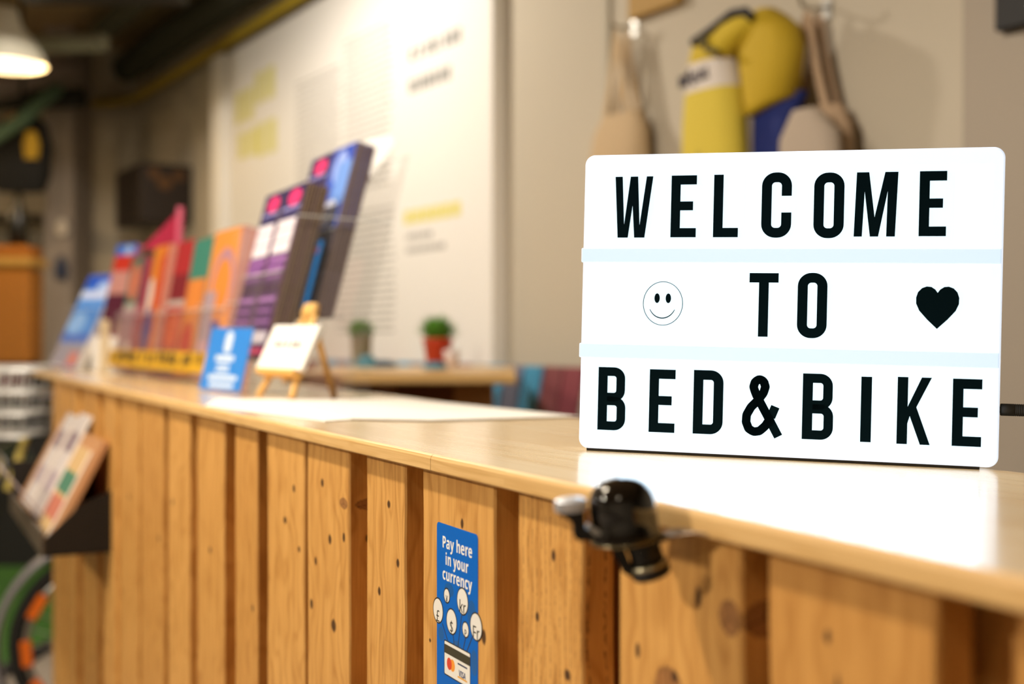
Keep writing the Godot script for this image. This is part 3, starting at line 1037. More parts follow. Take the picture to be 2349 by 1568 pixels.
func make_easel() -> void:
	var e := thing("mini_easel", "small pale wooden tabletop easel standing on the worktop", "easel", on_top(-1.79, 0.507, deg_to_rad(15.0)))
	# frame: x right along the front, y up, z to the viewer; height 0.155
	var lean := Transform3D(Basis(Vector3.RIGHT, deg_to_rad(-25.0)), Vector3.ZERO)
	var hgt := 0.158
	for sx in [-1.0, 1.0]:
		var st := mk()
		tube(st, [lean * Vector3(sx * 0.048, 0.001, 0.0), lean * Vector3(sx * 0.010, hgt * 0.93, 0.0)], 0.0062, 8, false, 0.0048, Vector3(1, 0, 0))
		obj("leg", st, M.pine, e)
	var st := mk()
	tube(st, [lean * Vector3(0, 0.135, -0.006), Vector3(0.004, 0.001, -0.104)], 0.0058, 8, false, 0.0048, Vector3(1, 0, 0))
	obj("rear_leg", st, M.pine, e)
	st = mk()
	tube(st, [lean * Vector3(0, 0.03, -0.004), lean * Vector3(0, hgt, -0.002)], 0.0068, 8, false, 0.0045, Vector3(1, 0, 0))
	obj("mast", st, M.pine, e)
	st = mk()
	box(st, lean * Transform3D(Basis(), Vector3(0, 0.146, 0.004)), Vector3(0.034, 0.022, 0.012), 0.004)
	obj("head_block", st, M.pine, e)
	st = mk()
	box(st, lean * Transform3D(Basis(), Vector3(0, 0.036, 0.011)), Vector3(0.108, 0.009, 0.020), 0.002)
	obj("ledge", st, M.pine, e)
	var c := thing("mini_canvas", "white card with the words Bed & Bike resting on the mini easel", "card", e.transform * lean * Transform3D(Basis(), Vector3(0, 0.0408, 0.011)))
	st = mk()
	boxlh(st, Vector3(-0.064, 0, -0.005), Vector3(0.064, 0.074, 0.004), 0.001)
	obj("canvas", st, mat("f6f4f0", 0.8), c)
	text_mesh(c, "lettering", "Bed & Bike", 0.0125, 0.080, Transform3D(Basis(), Vector3(0, 0.041, 0.0042)), mat("3a3836", 0.7), true, "Droid Serif")

func make_sign() -> void:
	var s := thing("sign_holder", "clear acrylic holder standing left of the mini easel", "sign holder", on_top(-1.975, 0.467, deg_to_rad(15.0)))
	var lean := Transform3D(Basis(Vector3.RIGHT, deg_to_rad(-12.0)), Vector3.ZERO)
	var st := mk()
	box(st, lean * Transform3D(Basis(), Vector3(0, 0.056, 0.0014)), Vector3(0.142, 0.110, 0.0018))
	obj("front_pane", st, M.acrylic, s)
	st = mk()
	box(st, lean * Transform3D(Basis(), Vector3(0, 0.056, -0.0022)), Vector3(0.142, 0.110, 0.0018))
	obj("rear_pane", st, M.acrylic, s)
	st = mk()
	boxlh(st, Vector3(-0.071, 0.0, -0.05), Vector3(0.071, 0.0022, 0.003))
	obj("foot", st, M.acrylic, s)
	var c := thing("blue_card", "bright blue notice with white logo and white lines in the acrylic holder", "sign", s.transform * lean)
	st = mk()
	boxlh(st, Vector3(-0.068, 0.004, -0.0008), Vector3(0.068, 0.108, 0.0004))
	obj("card", st, mat("0080da", 0.6, 0.0, 0.3), c)
	var wm := mat("cfe0f2", 0.5)
	var mm := Transform3D(Basis.from_scale(Vector3.ONE * 0.001), Vector3.ZERO)
	st = mk()
	prism(st, rrect(-14, 66, 10, 102, 10), 0.4, 0.6, mm)
	obj("logo", st, wm, c)
	st = mk()
	for q in [[-34, 52, 26, 62], [-24, 42, 16, 47], [-26, 34, 18, 39], [-46, 21, 48, 29], [-38, 9, 42, 16]]:
		prism(st, rrect(q[0], q[1], q[2], q[3], 2.5, 3), 0.4, 0.6, mm)
	obj("text_lines", st, wm, c)

func leaflet(called: String, label: String, category: String, group: String, w: float, h: float, th: float, cover: Material, pages: Material, xf: Transform3D) -> Node3D:
	# origin bottom centre of the front face; cover on +z
	var o := MeshInstance3D.new()
	var a := mk()
	quad_uv(a, [Vector3(-w / 2, 0, 0), Vector3(w / 2, 0, 0), Vector3(w / 2, h, 0), Vector3(-w / 2, h, 0)], [Vector2(0, 1), Vector2(1, 1), Vector2(1, 0), Vector2(0, 0)])
	a.generate_normals()
	var mesh := a.commit()
	var b := mk()
	var c := Vector3(0, h / 2, -th / 2)
	for p in [[Vector3(-w / 2, 0, 0), Vector3(-w / 2, h, 0), Vector3(-w / 2, h, -th), Vector3(-w / 2, 0, -th)], [Vector3(w / 2, 0, 0), Vector3(w / 2, h, 0), Vector3(w / 2, h, -th), Vector3(w / 2, 0, -th)], [Vector3(-w / 2, h, 0), Vector3(w / 2, h, 0), Vector3(w / 2, h, -th), Vector3(-w / 2, h, -th)], [Vector3(-w / 2, 0, 0), Vector3(w / 2, 0, 0), Vector3(w / 2, 0, -th), Vector3(-w / 2, 0, -th)], [Vector3(-w / 2, 0, -th), Vector3(w / 2, 0, -th), Vector3(w / 2, h, -th), Vector3(-w / 2, h, -th)]]:
		face_out(b, p, c)
	b.generate_normals()
	mesh = b.commit(mesh)
	mesh.surface_set_material(0, cover)
	mesh.surface_set_material(1, pages)
	o.mesh = mesh
	o.name = numbered(called)
	add_child(o)
	o.transform = xf
	tag(o, label, category, group)
	return o

func stack(called: String, front_label: String, rest_label: String, category: String, group: String, n: int, pitch: float, w: float, h: float, th: float, cover: Material, pages: Material, xf: Transform3D) -> void:
	var first := leaflet(called, front_label, category, group, w, h, th, cover, pages, xf)
	for i in range(1, n):
		var dx := rng.randf_range(-0.0015, 0.0015)
		var dy := rng.randf_range(-0.001, 0.002)
		dup(first, called, xf * Transform3D(Basis(), Vector3(dx, maxf(dy, 0.0), -i * pitch)), rest_label)

func pane(parent: Node3D, called: String, a: Vector3, b: Vector3, c: Vector3, th := 0.002) -> void:
	# rectangular acrylic sheet from corner a with edges to b and c
	var x := b - a
	var y := c - a
	var n := x.cross(y).normalized()
	var st := mk()
	box(st, Transform3D(Basis(x.normalized(), n.cross(x.normalized()), n), a + (x + y) * 0.5), Vector3(x.length(), y.length(), th))
	obj(called, st, M.acrylic, parent)
	# bright polished rim along the upper edge
	st = mk()
	tube(st, [c, c + x], 0.0011, 6)
	obj("polished_edge", st, M.acrylic_edge, parent)

func make_tall_rack() -> void:
	rng.seed = 11
	var lean := Basis(Vector3.RIGHT, deg_to_rad(-13.0))
	var purple := tex_mat(paint(64, 160, "4a1f5c", [["r", 0, 0, 1, 0.22, "1d1350"], ["e", 0.55, 0.07, 0.30, 0.05, "e2326e"], ["r", 0.08, 0.13, 0.95, 0.15, "8f8fc0"], ["r", 0.06, 0.20, 0.95, 0.40, "e6dfe6"], ["r", 0.1, 0.26, 0.9, 0.27, "8a6a90"], ["r", 0.1, 0.33, 0.9, 0.34, "8a6a90"], ["r", 0.05, 0.43, 0.95, 0.455, "a874b8"], ["r", 0.05, 0.48, 0.9, 0.505, "a06ab0"], ["r", 0.05, 0.53, 0.85, 0.55, "9a64aa"], ["r", 0.0, 0.58, 1.0, 0.64, "3a1440"], ["r", 0.05, 0.66, 0.9, 0.69, "b07cc0"], ["r", 0.1, 0.73, 0.8, 0.75, "9a64aa"], ["r", 0.05, 0.79, 0.9, 0.81, "9a64aa"], ["r", 0.05, 0.86, 0.95, 0.93, "d8d0d8"], ["r", 0.05, 0.95, 0.95, 0.99, "d83a6a"]]))
	var blue := tex_mat(paint(64, 160, "3a58b8", [["r", 0, 0, 1, 0.08, "2a46a8"], ["e", 0.45, 0.12, 0.28, 0.1, "8ea4e0"], ["r", 0.4, 0.1, 1, 0.36, "6a92d8"], ["e", 0.45, 0.40, 0.35, 0.08, "d8dcf0"], ["r", 0, 0.5, 1, 0.75, "241c3c"], ["r", 0, 0.75, 1, 1, "5a5a80"]]))
	var sky := tex_mat(paint(32, 64, "1478c8", [["r", 0.1, 0.1, 0.9, 0.2, "d06080"]]))
	var pages := mat("85705f", 0.7)
	var pages2 := mat("8a7a78", 0.7)
	var rk := thing("tall_leaflet_rack", "tall clear stepped acrylic leaflet rack holding purple and blue leaflets", "leaflet rack", on_top(-2.075, 0.53))
	# rack frame: x along the counter, z to the customer
	var tiers := [[0.0, 0.060], [-0.085, 0.135]]   # z, lift
	for i in 2:
		var z: float = tiers[i][0]
		var y: float = tiers[i][1]
		for k in 2:
			var x := -0.064 + k * 0.128
			var xf := rk.transform * Transform3D(lean, Vector3(x, y, z))
			if i == 1 and k == 1:
				stack("blue_leaflet", "blue tall leaflet with pale circular motifs, front of its stack in the tall rack", "blue tall leaflet behind another in the tall rack", "leaflet", "blue leaflets stacked in the upper tier of the tall rack", 7, 0.0052, 0.118, 0.30, 0.0034, blue, pages2, xf)
			else:
				var where: String = ["lower left column", "lower right column", "upper tier"][k if i == 0 else 2]
				stack("purple_leaflet", "purple leaflet with pink badge, front of the stack in the %s" % where, "purple tall leaflet hidden behind the front one in the %s" % where, "leaflet", "purple leaflets in the %s of the tall rack" % where, 8, 0.0052, 0.118, 0.30, 0.0034, purple, pages, xf)
		# pocket fronts and floors
		var f0 := Vector3(-0.128, y - 0.004, z + 0.006)
		var upv := lean * Vector3(0, 0.15, 0)
		pane(rk, "pocket_front", f0, f0 + Vector3(0.256, 0, 0), f0 + upv)
		pane(rk, "pocket_floor", f0, f0 + Vector3(0.256, 0, 0), f0 + Vector3(0, 0, -0.06))
		var m0 := Vector3(0.0, y - 0.004, z + 0.006)
		pane(rk, "divider", m0, m0 + Vector3(0, 0, -0.055), m0 + upv)
	# side and back sheets
	var full := lean * Vector3(0, 0.42, 0)
	for sx in [-0.130, 0.130]:
		pane(rk, "side_sheet", Vector3(sx, 0.002, 0.02), Vector3(sx, 0.002, -0.15), Vector3(sx, 0.002, 0.02) + lean * Vector3(0, 0.30, 0))
	pane(rk, "back_sheet", Vector3(-0.13, 0.002, -0.15), Vector3(0.13, 0.002, -0.15), Vector3(-0.13, 0.002, -0.15) + full)
	pane(rk, "base_sheet", Vector3(-0.13, 0.002, 0.03), Vector3(0.13, 0.002, 0.03), Vector3(-0.13, 0.002, -0.16))
	leaflet("small_blue_leaflet", "small bright blue leaflet low in the right side of the tall rack", "leaflet", "", 0.05, 0.12, 0.004, sky, mat("1878c8", 0.5), rk.transform * Transform3D(lean, Vector3(0.105, 0.139, -0.066)))
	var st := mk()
	prism(st, pv([0, 0, 0.062, 0.072, 0.054, 0.088, 0.0, 0.082, -0.012, 0.03]), 0.0, 0.002)  # white sheet added to stand for the lamp glint on the acrylic back
	tag(obj("white_glint_sheet", st, M.white, null, Transform3D(Basis(Vector3.UP, deg_to_rad(-25)), at(842, 424, 2.20))), "white sheet added as the lamp reflection at the top right of the tall leaflet rack", "flyer")

func make_booklet_rack() -> void:
	rng.seed = 23
	var lean := Basis(Vector3.RIGHT, deg_to_rad(-8.0))
	var a := tex_mat(paint(48, 68, "9a7a88", [["r", 0, 0, 1, 0.42, "2f6a5e"], ["e", 0.5, 0.21, 0.34, 0.17, "d8785c"], ["r", 0, 0.42, 1, 0.48, "b8b0a8"], ["r", 0, 0.48, 1, 1, "a07884"], ["e", 0.8, 0.85, 0.3, 0.12, "e0d0cc"]]))
	var b := tex_mat(paint(48, 68, "d06a28", [["r", 0, 0, 0.6, 0.3, "d88428"], ["r", 0.5, 0.1, 1, 0.5, "c8502c"], ["e", 0.15, 0.38, 0.22, 0.14, "e4d6cc"], ["e", 0.35, 0.66, 0.30, 0.18, "3a3a86"], ["r", 0, 0.85, 1, 1, "5a5a48"]]))
	var c := tex_mat(paint(48, 68, "a8262c", [["r", 0, 0.25, 1, 0.45, "7a1c28"], ["r", 0, 0.45, 1, 0.5, "b8b0a8"], ["e", 0.5, 0.65, 0.4, 0.15, "c85a34"], ["r", 0, 0.82, 1, 1, "6a6a66"]]))
	var d := tex_mat(paint(48, 68, "c87a3c", [["r", 0, 0, 1, 0.3, "3a8070"], ["r", 0.2, 0.3, 0.8, 0.6, "d8843c"], ["e", 0.4, 0.75, 0.3, 0.15, "b83c30"]]))
	var e := tex_mat(paint(64, 90, "e09040", [["e", 0.55, 0.36, 0.42, 0.24, "b08494"], ["e", 0.55, 0.38, 0.32, 0.19, "dc8a3c"], ["r", 0, 0.42, 0.45, 0.8, "a8929c"], ["r", 0.45, 0.42, 0.7, 0.62, "d88438"], ["r", 0.45, 0.62, 0.75, 1.0, "48489a"], ["r", 0, 0.75, 0.45, 1, "c8a0a8"]]))
	var pink := mat("d8a098", 0.7)
	var rk := thing("booklet_rack", "long clear acrylic booklet rack with a yellow label strip, left of the blue notice", "booklet rack", on_top(-2.86, 0.535, deg_to_rad(2.5)))
	var cols := [[-0.42, a, "teal and salmon booklet", 8, mat("a83c58", 0.7), 0.30], [-0.165, b, "orange booklet with white and blue ovals", 9, mat("d89888", 0.7), 0.315], [0.06, c, "dark red booklet", 7, mat("b84848", 0.7), 0.31], [0.215, d, "teal and orange booklet", 5, mat("8a9080", 0.7), 0.305], [0.375, e, "orange booklet with an arch motif", 12, pink, 0.31]]
	for q in cols:
		var w := 0.15 if q[0] < 0.3 else 0.19
		stack("booklet", "%s, front of its stack in the long rack" % q[2], "%s behind the front one in the long rack" % q[2], "booklet", "stack in the long acrylic rack: %s" % q[2], q[3], 0.0052, w, q[5], 0.0042, q[1], q[4], rk.transform * Transform3D(lean, Vector3(q[0] + (w - 0.15) / 2, 0.008, 0.0)))
	for x in [-0.52, -0.285, -0.05, 0.14, 0.29, 0.49]:
		pane(rk, "divider", Vector3(x, 0.004, 0.008), Vector3(x, 0.004, -0.075), Vector3(x, 0.004, 0.008) + lean * Vector3(0, 0.16, 0))
	pane(rk, "front_sheet", Vector3(-0.52, 0.004, 0.009), Vector3(0.49, 0.004, 0.009), Vector3(-0.52, 0.004, 0.009) + lean * Vector3(0, 0.15, 0))
	pane(rk, "back_sheet", Vector3(-0.52, 0.004, -0.08), Vector3(0.49, 0.004, -0.08), Vector3(-0.52, 0.004, -0.08) + lean * Vector3(0, 0.26, 0))
	pane(rk, "base_sheet", Vector3(-0.52, 0.002, 0.03), Vector3(0.49, 0.002, 0.03), Vector3(-0.52, 0.002, -0.09))
	var st := mk()
	box(st, Transform3D(lean, Vector3(-0.03, 0.043, 0.0058)), Vector3(0.98, 0.042, 0.0008))
	obj("yellow_label_strip", st, mat("d8a818", 0.6), rk)
	st = mk()
	var x := -0.49
	while x < 0.40:
		var wd := rng.randf_range(0.012, 0.03)
		box(st, Transform3D(lean, Vector3(x, 0.047 + rng.randf_range(-0.003, 0.003), 0.0064)), Vector3(wd, 0.022, 0.0008))
		x += wd + (0.05 if rng.randf() < 0.2 else 0.012)
	obj("label_print", st, mat("4a3a10", 0.6), rk).set_meta("kind", "stuff")
	# crimson pennant behind
	var fl := thing("pennant", "crimson triangular pennant on a short pink pole behind the booklets", "flag", on_top(-3.10, 0.625, deg_to_rad(63.0)))
	st = mk()
	tube(st, [Vector3(0, 0.001, 0), Vector3(0, 0.425, 0)], 0.009, 10)
	obj("pole", st, mat("d05a78", 0.4), fl)
	st = mk()
	prism(st, pv([0.0, 0.42, -0.092, 0.318, 0.0, 0.310]), -0.0012, 0.0012)
	obj("flag_cloth", st, mat("a8153e", 0.8), fl)

func make_end_holder() -> void:
	rng.seed = 41
	var lean := Basis(Vector3.RIGHT, deg_to_rad(-25.0))
	var sky := tex_mat(paint(48, 68, "4a8ad8", [["r", 0, 0, 1, 0.16, "2a56c0"], ["e", 0.7, 0.12, 0.25, 0.06, "a8c4f0"], ["r", 0, 0.18, 1, 0.27, "c8d2f0"], ["e", 0.3, 0.52, 0.3, 0.12, "8ab8ee"], ["r", 0, 0.66, 1, 0.74, "4a6ac0"], ["r", 0, 0.74, 1, 1, "9a94a0"], ["r", 0.6, 0.85, 0.9, 1.0, "d07a68"]]))
	var red := tex_mat(paint(48, 68, "c04a44", [["r", 0, 0, 1, 0.12, "3a6ed0"], ["e", 0.6, 0.06, 0.2, 0.05, "a8c4f0"], ["r", 0, 0.14, 1, 0.3, "c83828"], ["r", 0, 0.3, 1, 0.55, "c89088"], ["r", 0, 0.55, 1, 1, "582438"]]))
	var hd := thing("end_leaflet_holder", "clear acrylic brochure holder at the far end of the worktop", "brochure holder", on_top(-3.77, 0.445, deg_to_rad(25.0)))
	stack("sky_blue_brochure", "sky blue brochure, front one in the holder at the far end", "sky blue brochure behind the front one in the end holder", "brochure", "sky blue brochures in the far end holder", 5, 0.005, 0.145, 0.31, 0.004, sky, M.white, hd.transform * Transform3D(lean, Vector3(-0.02, 0.006, 0)))
	pane(hd, "front_sheet", Vector3(-0.105, 0.004, 0.008), Vector3(0.075, 0.004, 0.008), Vector3(-0.105, 0.004, 0.008) + lean * Vector3(0, 0.2, 0))
	pane(hd, "back_sheet", Vector3(-0.105, 0.004, -0.035), Vector3(0.075, 0.004, -0.035), Vector3(-0.105, 0.004, -0.035) + lean * Vector3(0, 0.27, 0))
	pane(hd, "base_sheet", Vector3(-0.105, 0.002, 0.02), Vector3(0.075, 0.002, 0.02), Vector3(-0.105, 0.002, -0.12))
	var h2 := thing("small_display_stand", "white stand carrying the red and blue brochures behind the long rack", "display stand", on_top(-3.70, 0.56, deg_to_rad(25.0)))
	var st := mk()
	boxlh(st, Vector3(-0.07, 0.0, -0.08), Vector3(0.06, 0.10, 0.02), 0.003)
	obj("block", st, M.white, h2)
	stack("red_brochure", "red brochure with a blue top band on the small display stand", "red brochure behind the front one on the small display stand", "brochure", "red brochures on the small display stand", 4, 0.005, 0.10, 0.28, 0.004, red, mat("c87a80", 0.7), h2.transform * Transform3D(Basis(Vector3.RIGHT, deg_to_rad(-12.0)), Vector3(-0.01, 0.101, 0.006)))
	st = mk()
	boxc(st, Vector3(0, 0.072, 0), Vector3(0.03, 0.142, 0.02), 0.003)
	tag(obj("cream_box", st, mat("d8c8a4", 0.8), null, on_top(-3.45, 0.505)), "narrow upright cream carton between the sky blue brochures and the yellow label strip", "box")

func make_leaflet_shelf() -> void:
	var sh := thing("leaflet_shelf", "black open shelf with leaning wooden board fixed to the counter front", "shelf", near_scale() * K)
	var yb := EYE - 0.382
	var s1 := -2.31
	var s0 := -2.98
	var st := mk()
	prism(st, pv([0.352, 0.0, 0.236, 0.0, 0.236, 0.03, 0.30, 0.09, 0.352, 0.112]), s1 - 0.004, s1, Transform3D(Basis(Vector3(0, 0, -1), Vector3.UP, Vector3(1, 0, 0)), Vector3(0, yb, 0)))
	obj("side_panel", st, M.black, sh)
	st = mk()
	boxlh(st, Vector3(s0, yb, -0.352), Vector3(s1, yb + 0.004, -0.236))
	obj("bottom", st, M.black, sh)
	st = mk()
	boxlh(st, Vector3(s0, yb, -0.352), Vector3(s0 + 0.004, yb + 0.112, -0.236))
	obj("side_panel", st, M.black, sh)
	st = mk()
	boxlh(st, Vector3(s0, yb, -0.237), Vector3(s1, yb + 0.045, -0.233))
	obj("front_lip", st, mat("4a3f34", 0.5), sh)
	st = mk()
	var p0 := Vector3(0, yb + 0.006, -0.246)
	var p1 := Vector3(0, EYE - 0.182, -0.345)
	var dv := p1 - p0
	var bas := Basis(Vector3.RIGHT, dv.normalized(), Vector3.RIGHT.cross(dv.normalized()))
	box(st, Transform3D(bas, (p0 + p1) / 2 + Vector3((s0 + s1) / 2, 0, 0)), Vector3(s1 - s0 - 0.03, dv.length(), 0.014), 0.001)
	obj("leaning_board", st, mat("b8865a", 0.6), sh)
	st = mk()
	box(st, Transform3D(Basis(Vector3.UP, 0.3), Vector3(s1 - 0.06, yb + 0.011, -0.305)), Vector3(0.09, 0.012, 0.02), 0.001)
	obj("wood_offcut", st, mat("b07a4c", 0.6), sh)
	# leaflets leaning on the board
	var front := func(s: float, up: float, off: float) -> Transform3D: return near_scale() * K * Transform3D(bas, Vector3(s, 0, 0) + p0 + dv.normalized() * up + bas.z * off)
	var g := tex_mat(paint(32, 48, "c8a878", [["r", 0, 0.3, 1, 0.55, "4a7a64"], ["r", 0, 0.6, 1, 0.85, "b8705c"]]))
	var wht := tex_mat(paint(32, 48, "c8c0bc", [["r", 0.1, 0.2, 0.9, 0.4, "8a7a80"], ["r", 0.1, 0.6, 0.9, 0.8, "a89aa0"]]))
	var blu := tex_mat(paint(32, 48, "5a62b0", [["r", 0, 0.3, 1, 0.6, "c87a6a"], ["r", 0.2, 0.6, 1, 1, "c8b4b0"]]))
	leaflet("shelf_leaflet", "tan leaflet with a green band leaning on the wooden board of the black shelf", "leaflet", "", 0.16, 0.17, 0.004, g, M.paper, front.call(-2.44, 0.02, 0.012))
	leaflet("shelf_leaflet", "grey and white leaflet leaning on the board of the black shelf, further back", "leaflet", "", 0.15, 0.22, 0.004, wht, M.paper, front.call(-2.62, 0.03, 0.012))
	leaflet("shelf_leaflet", "pale leaflet at the far end of the board of the black shelf", "leaflet", "", 0.14, 0.21, 0.004, wht, M.paper, front.call(-2.80, 0.03, 0.012))
	leaflet("shelf_leaflet", "blue and orange leaflet tipping forward over the lip of the black shelf", "leaflet", "", 0.18, 0.11, 0.004, blu, mat("a89a98", 0.7), near_scale() * K * Transform3D(Basis(Vector3.RIGHT, deg_to_rad(38)) , Vector3(-2.56, yb + 0.05, -0.25)))

# ------------------------------------------------------------------ behind
func make_back_table() -> void:
	var zf := 2.92
	var yt := EYE - 72.0 / F * zf
	var x1 := (1184 - CX) / F * zf
	var t := thing("back_table", "pale wooden side table behind the counter with two plants on it", "table", Transform3D(Basis(), Vector3(0, 0, -zf)))
	var st := mk()
	boxlh(st, Vector3(-0.55, yt - 0.026, -0.82), Vector3(x1, yt, 0.0), 0.004)
	obj("tabletop", st, mat("e0b878", 0.35), t)
	st = mk()
	boxlh(st, Vector3((1040 - CX) / F * (zf + 0.1), 0, -0.16), Vector3((1132 - CX) / F * (zf + 0.1), yt - 0.027, -0.10), 0.003)
	obj("leg", st, mat("c08a48", 0.55), t)
	st = mk()
	boxlh(st, Vector3(-0.50, 0, -0.16), Vector3(-0.44, yt - 0.027, -0.10), 0.003)
	obj("leg", st, mat("c08a48", 0.55), t)
	st = mk()
	boxlh(st, Vector3(-0.50, 0.0, -0.60), Vector3(-0.14, yt - 0.027, -0.57), 0.003)
	obj("rear_panel", st, mat("8a5224", 0.6), t)
	st = mk()
	boxlh(st, Vector3(-0.36, 0.0, -0.55), Vector3(-0.33, yt - 0.027, -0.14), 0.003)
	obj("partition", st, mat("9a6430", 0.6), t)
	# plants
	plant("potted_plant", "small grass plant in a grey-green pot on the back table", at(829, 838, 3.35), 0.026, 0.029, 0.085, mat("8a8f80", 0.6), 0.05, 61)
	plant("potted_plant", "round green plant in a coral red pot on the back table", at(1004, 838, 3.35), 0.030, 0.041, 0.075, mat("c8442c", 0.5), 0.075, 62)
	st = mk()
	lathe(st, [Vector2(0, 0), Vector2(0.016, 0), Vector2(0.022, 0.045), Vector2(0.021, 0.045), Vector2(0.015, 0.004), Vector2(0, 0.004)], 24)
	tag(obj("white_cup", st, mat("e8d8d4", 0.4), null, Transform3D(Basis(), at(1036, 842, 3.2))), "small white cup beside the coral red plant pot", "cup")
	var base := at(842, 842, 3.15)
	st = mk()
	loft(st, [[0.0, -0.028, 0.03, 0.05, 0], [0.02, -0.026, 0.022, 0.045, 0], [0.032, -0.012, 0.012, 0.02, 0]], 12)
	tag(obj("teal_pouch", st, mat("4f92a8", 0.8), null, Transform3D(Basis(), base)), "pale teal pouch in front of the grey-green plant pot", "pouch")
	st = mk()
	loft(st, [[0.0, -0.03, 0.035, 0.04, 0], [0.012, -0.03, 0.03, 0.035, 0], [0.018, -0.015, 0.015, 0.02, 0]], 12)
	tag(obj("dark_blue_cloth", st, mat("23506c", 0.9), null, Transform3D(Basis(), at(880, 842, 3.15))), "dark blue folded cloth right of the teal pouch", "cloth")
	st = mk()
	loft(st, [[0.0, -0.03, 0.03, 0.04, 0], [0.012, -0.028, 0.028, 0.035, 0], [0.018, -0.012, 0.012, 0.02, 0]], 12)
	tag(obj("teal_tray", st, mat("3f8ca4", 0.8), null, Transform3D(Basis(), at(998, 846, 3.05))), "small teal dish in front of the coral red pot", "dish")

func plant(called: String, label: String, p: Vector3, r0: float, r1: float, h: float, m: Material, tall: float, sd: int) -> void:
	var t := thing(called, label, "plant", Transform3D(Basis(), p))
	var st := mk()
	lathe(st, [Vector2(0, 0), Vector2(r0, 0), Vector2(r1, h), Vector2(r1 + 0.002, h), Vector2(r1 + 0.002, h - 0.008), Vector2(r1 - 0.004, h - 0.006), Vector2(0, h - 0.008)], 32)
	obj("pot", st, m, t)
	rng.seed = sd
	st = mk()
	for i in 420:
		var a := rng.randf() * TAU
		var el := rng.randf_range(0.15, 1.0)
		var d := Vector3(cos(a) * cos(el * PI / 2), sin(el * PI / 2), sin(a) * cos(el * PI / 2))
		var b0 := Vector3(cos(a), 0, sin(a)) * rng.randf() * r1 * 0.6 + Vector3(0, h - 0.006, 0)
		var tip := b0 + Vector3(d.x * (r1 + tall * 0.25), d.y * tall, d.z * (r1 + tall * 0.25)) * rng.randf_range(0.7, 1.05)
		var sd2 := d.cross(Vector3.UP).normalized() * 0.0018
		tri(st, b0 - sd2, b0 + sd2, tip)
		var mid := b0.lerp(tip, 0.6)
		tri(st, mid - sd2 * 1.6, mid + sd2 * 1.6, tip)
	var gm := mat("5f9a35", 0.6)
	gm.cull_mode = BaseMaterial3D.CULL_DISABLED
	gm.backlight_enabled = true
	gm.backlight = Color(0.2, 0.3, 0.1)
	var o := obj("foliage", st, gm, t)
	o.set_meta("kind", "stuff")

func make_boards() -> void:
	# painted boards leaning on the wall
	var t := thing("painted_pallet", "row of maroon and blue painted boards leaning against the white wall", "pallet", W)
	var lean := Basis(Vector3.RIGHT, deg_to_rad(-12.0))
	var cols := ["7d3440", "a8a294", "3a92bc", "6a6f88", "3a92bc", "77383f"]
	var w := -4.9
	var i := 0
	while w < -2.75:
		var st := mk()
		box(st, Transform3D(lean, Vector3(w + 0.05, 0, 0.36)) * Transform3D(Basis(), Vector3(0, 0.545, 0)), Vector3(0.098, 1.085, 0.018), 0.002)
		obj("board", st, mat(cols[i % 6], 0.6), t)
		w += 0.108
		i += 1
	var st := mk()
	for y in [0.25, 0.85]:
		box(st, Transform3D(lean, Vector3(-3.8, 0, 0.36)) * Transform3D(Basis(), Vector3(0, y, -0.02)), Vector3(2.2, 0.08, 0.018), 0.002)
	obj("cross_rail", st, mat("7a5a3a", 0.7), t)

func tote(label: String, w: float, top: float, wide: float, hook_y: float, m: Material, sd: int) -> void:
	var b := thing("tote_bag", label, "bag", W * Transform3D(Basis(), Vector3(w, EYE, 0.0)))
	var st := mk()
	var h := 0.40
	loft(st, [[top - h, -wide * 0.46, wide * 0.46, 0.05, 0.05], [top - h + 0.03, -wide * 0.5, wide * 0.5, 0.07, 0.05], [top - 0.14, -wide * 0.5, wide * 0.5, 0.09, 0.06], [top - 0.05, -wide * 0.46, wide * 0.46, 0.07, 0.055], [top, -wide * 0.34, wide * 0.34, 0.05, 0.05]], 20)
	obj("body", st, m, b)
	for z in [0.035, 0.07]:
		st = mk()
		var pts := []
		for k in 13:
			var q := k / 12.0
			var x := lerpf(-wide * 0.26, wide * 0.26, q)
			var y := lerpf(top - 0.06, hook_y, 1.0 - pow(absf(q * 2.0 - 1.0), 1.15))
			pts.append(Vector3(x * (1.0 - 0.55 * (y - top) / maxf(hook_y - top, 0.01)), y, z))
		tube(st, pts, 0.014, 8, false, 0.002, Vector3(1, 0, 0))
		obj("strap", st, m, b)
	var hk := thing("wall_hook", "metal wall hook holding the %s" % ("left tote bag" if sd == 1 else "right tote bag"), "hook", W * Transform3D(Basis(), Vector3(w, EYE + hook_y, 0)))
	st = mk()
	tube(st, [Vector3(0, 0.005, 0.0), Vector3(0, -0.006, 0.05), Vector3(0, -0.004, 0.085), Vector3(0, 0.02, 0.095)], 0.005, 8)
	obj("hook_rod", st, M.steel, hk)
	st = mk()
	boxlh(st, Vector3(-0.014, -0.025, 0.0), Vector3(0.014, 0.025, 0.006), 0.002)
	obj("hook_plate", st, M.steel, hk)

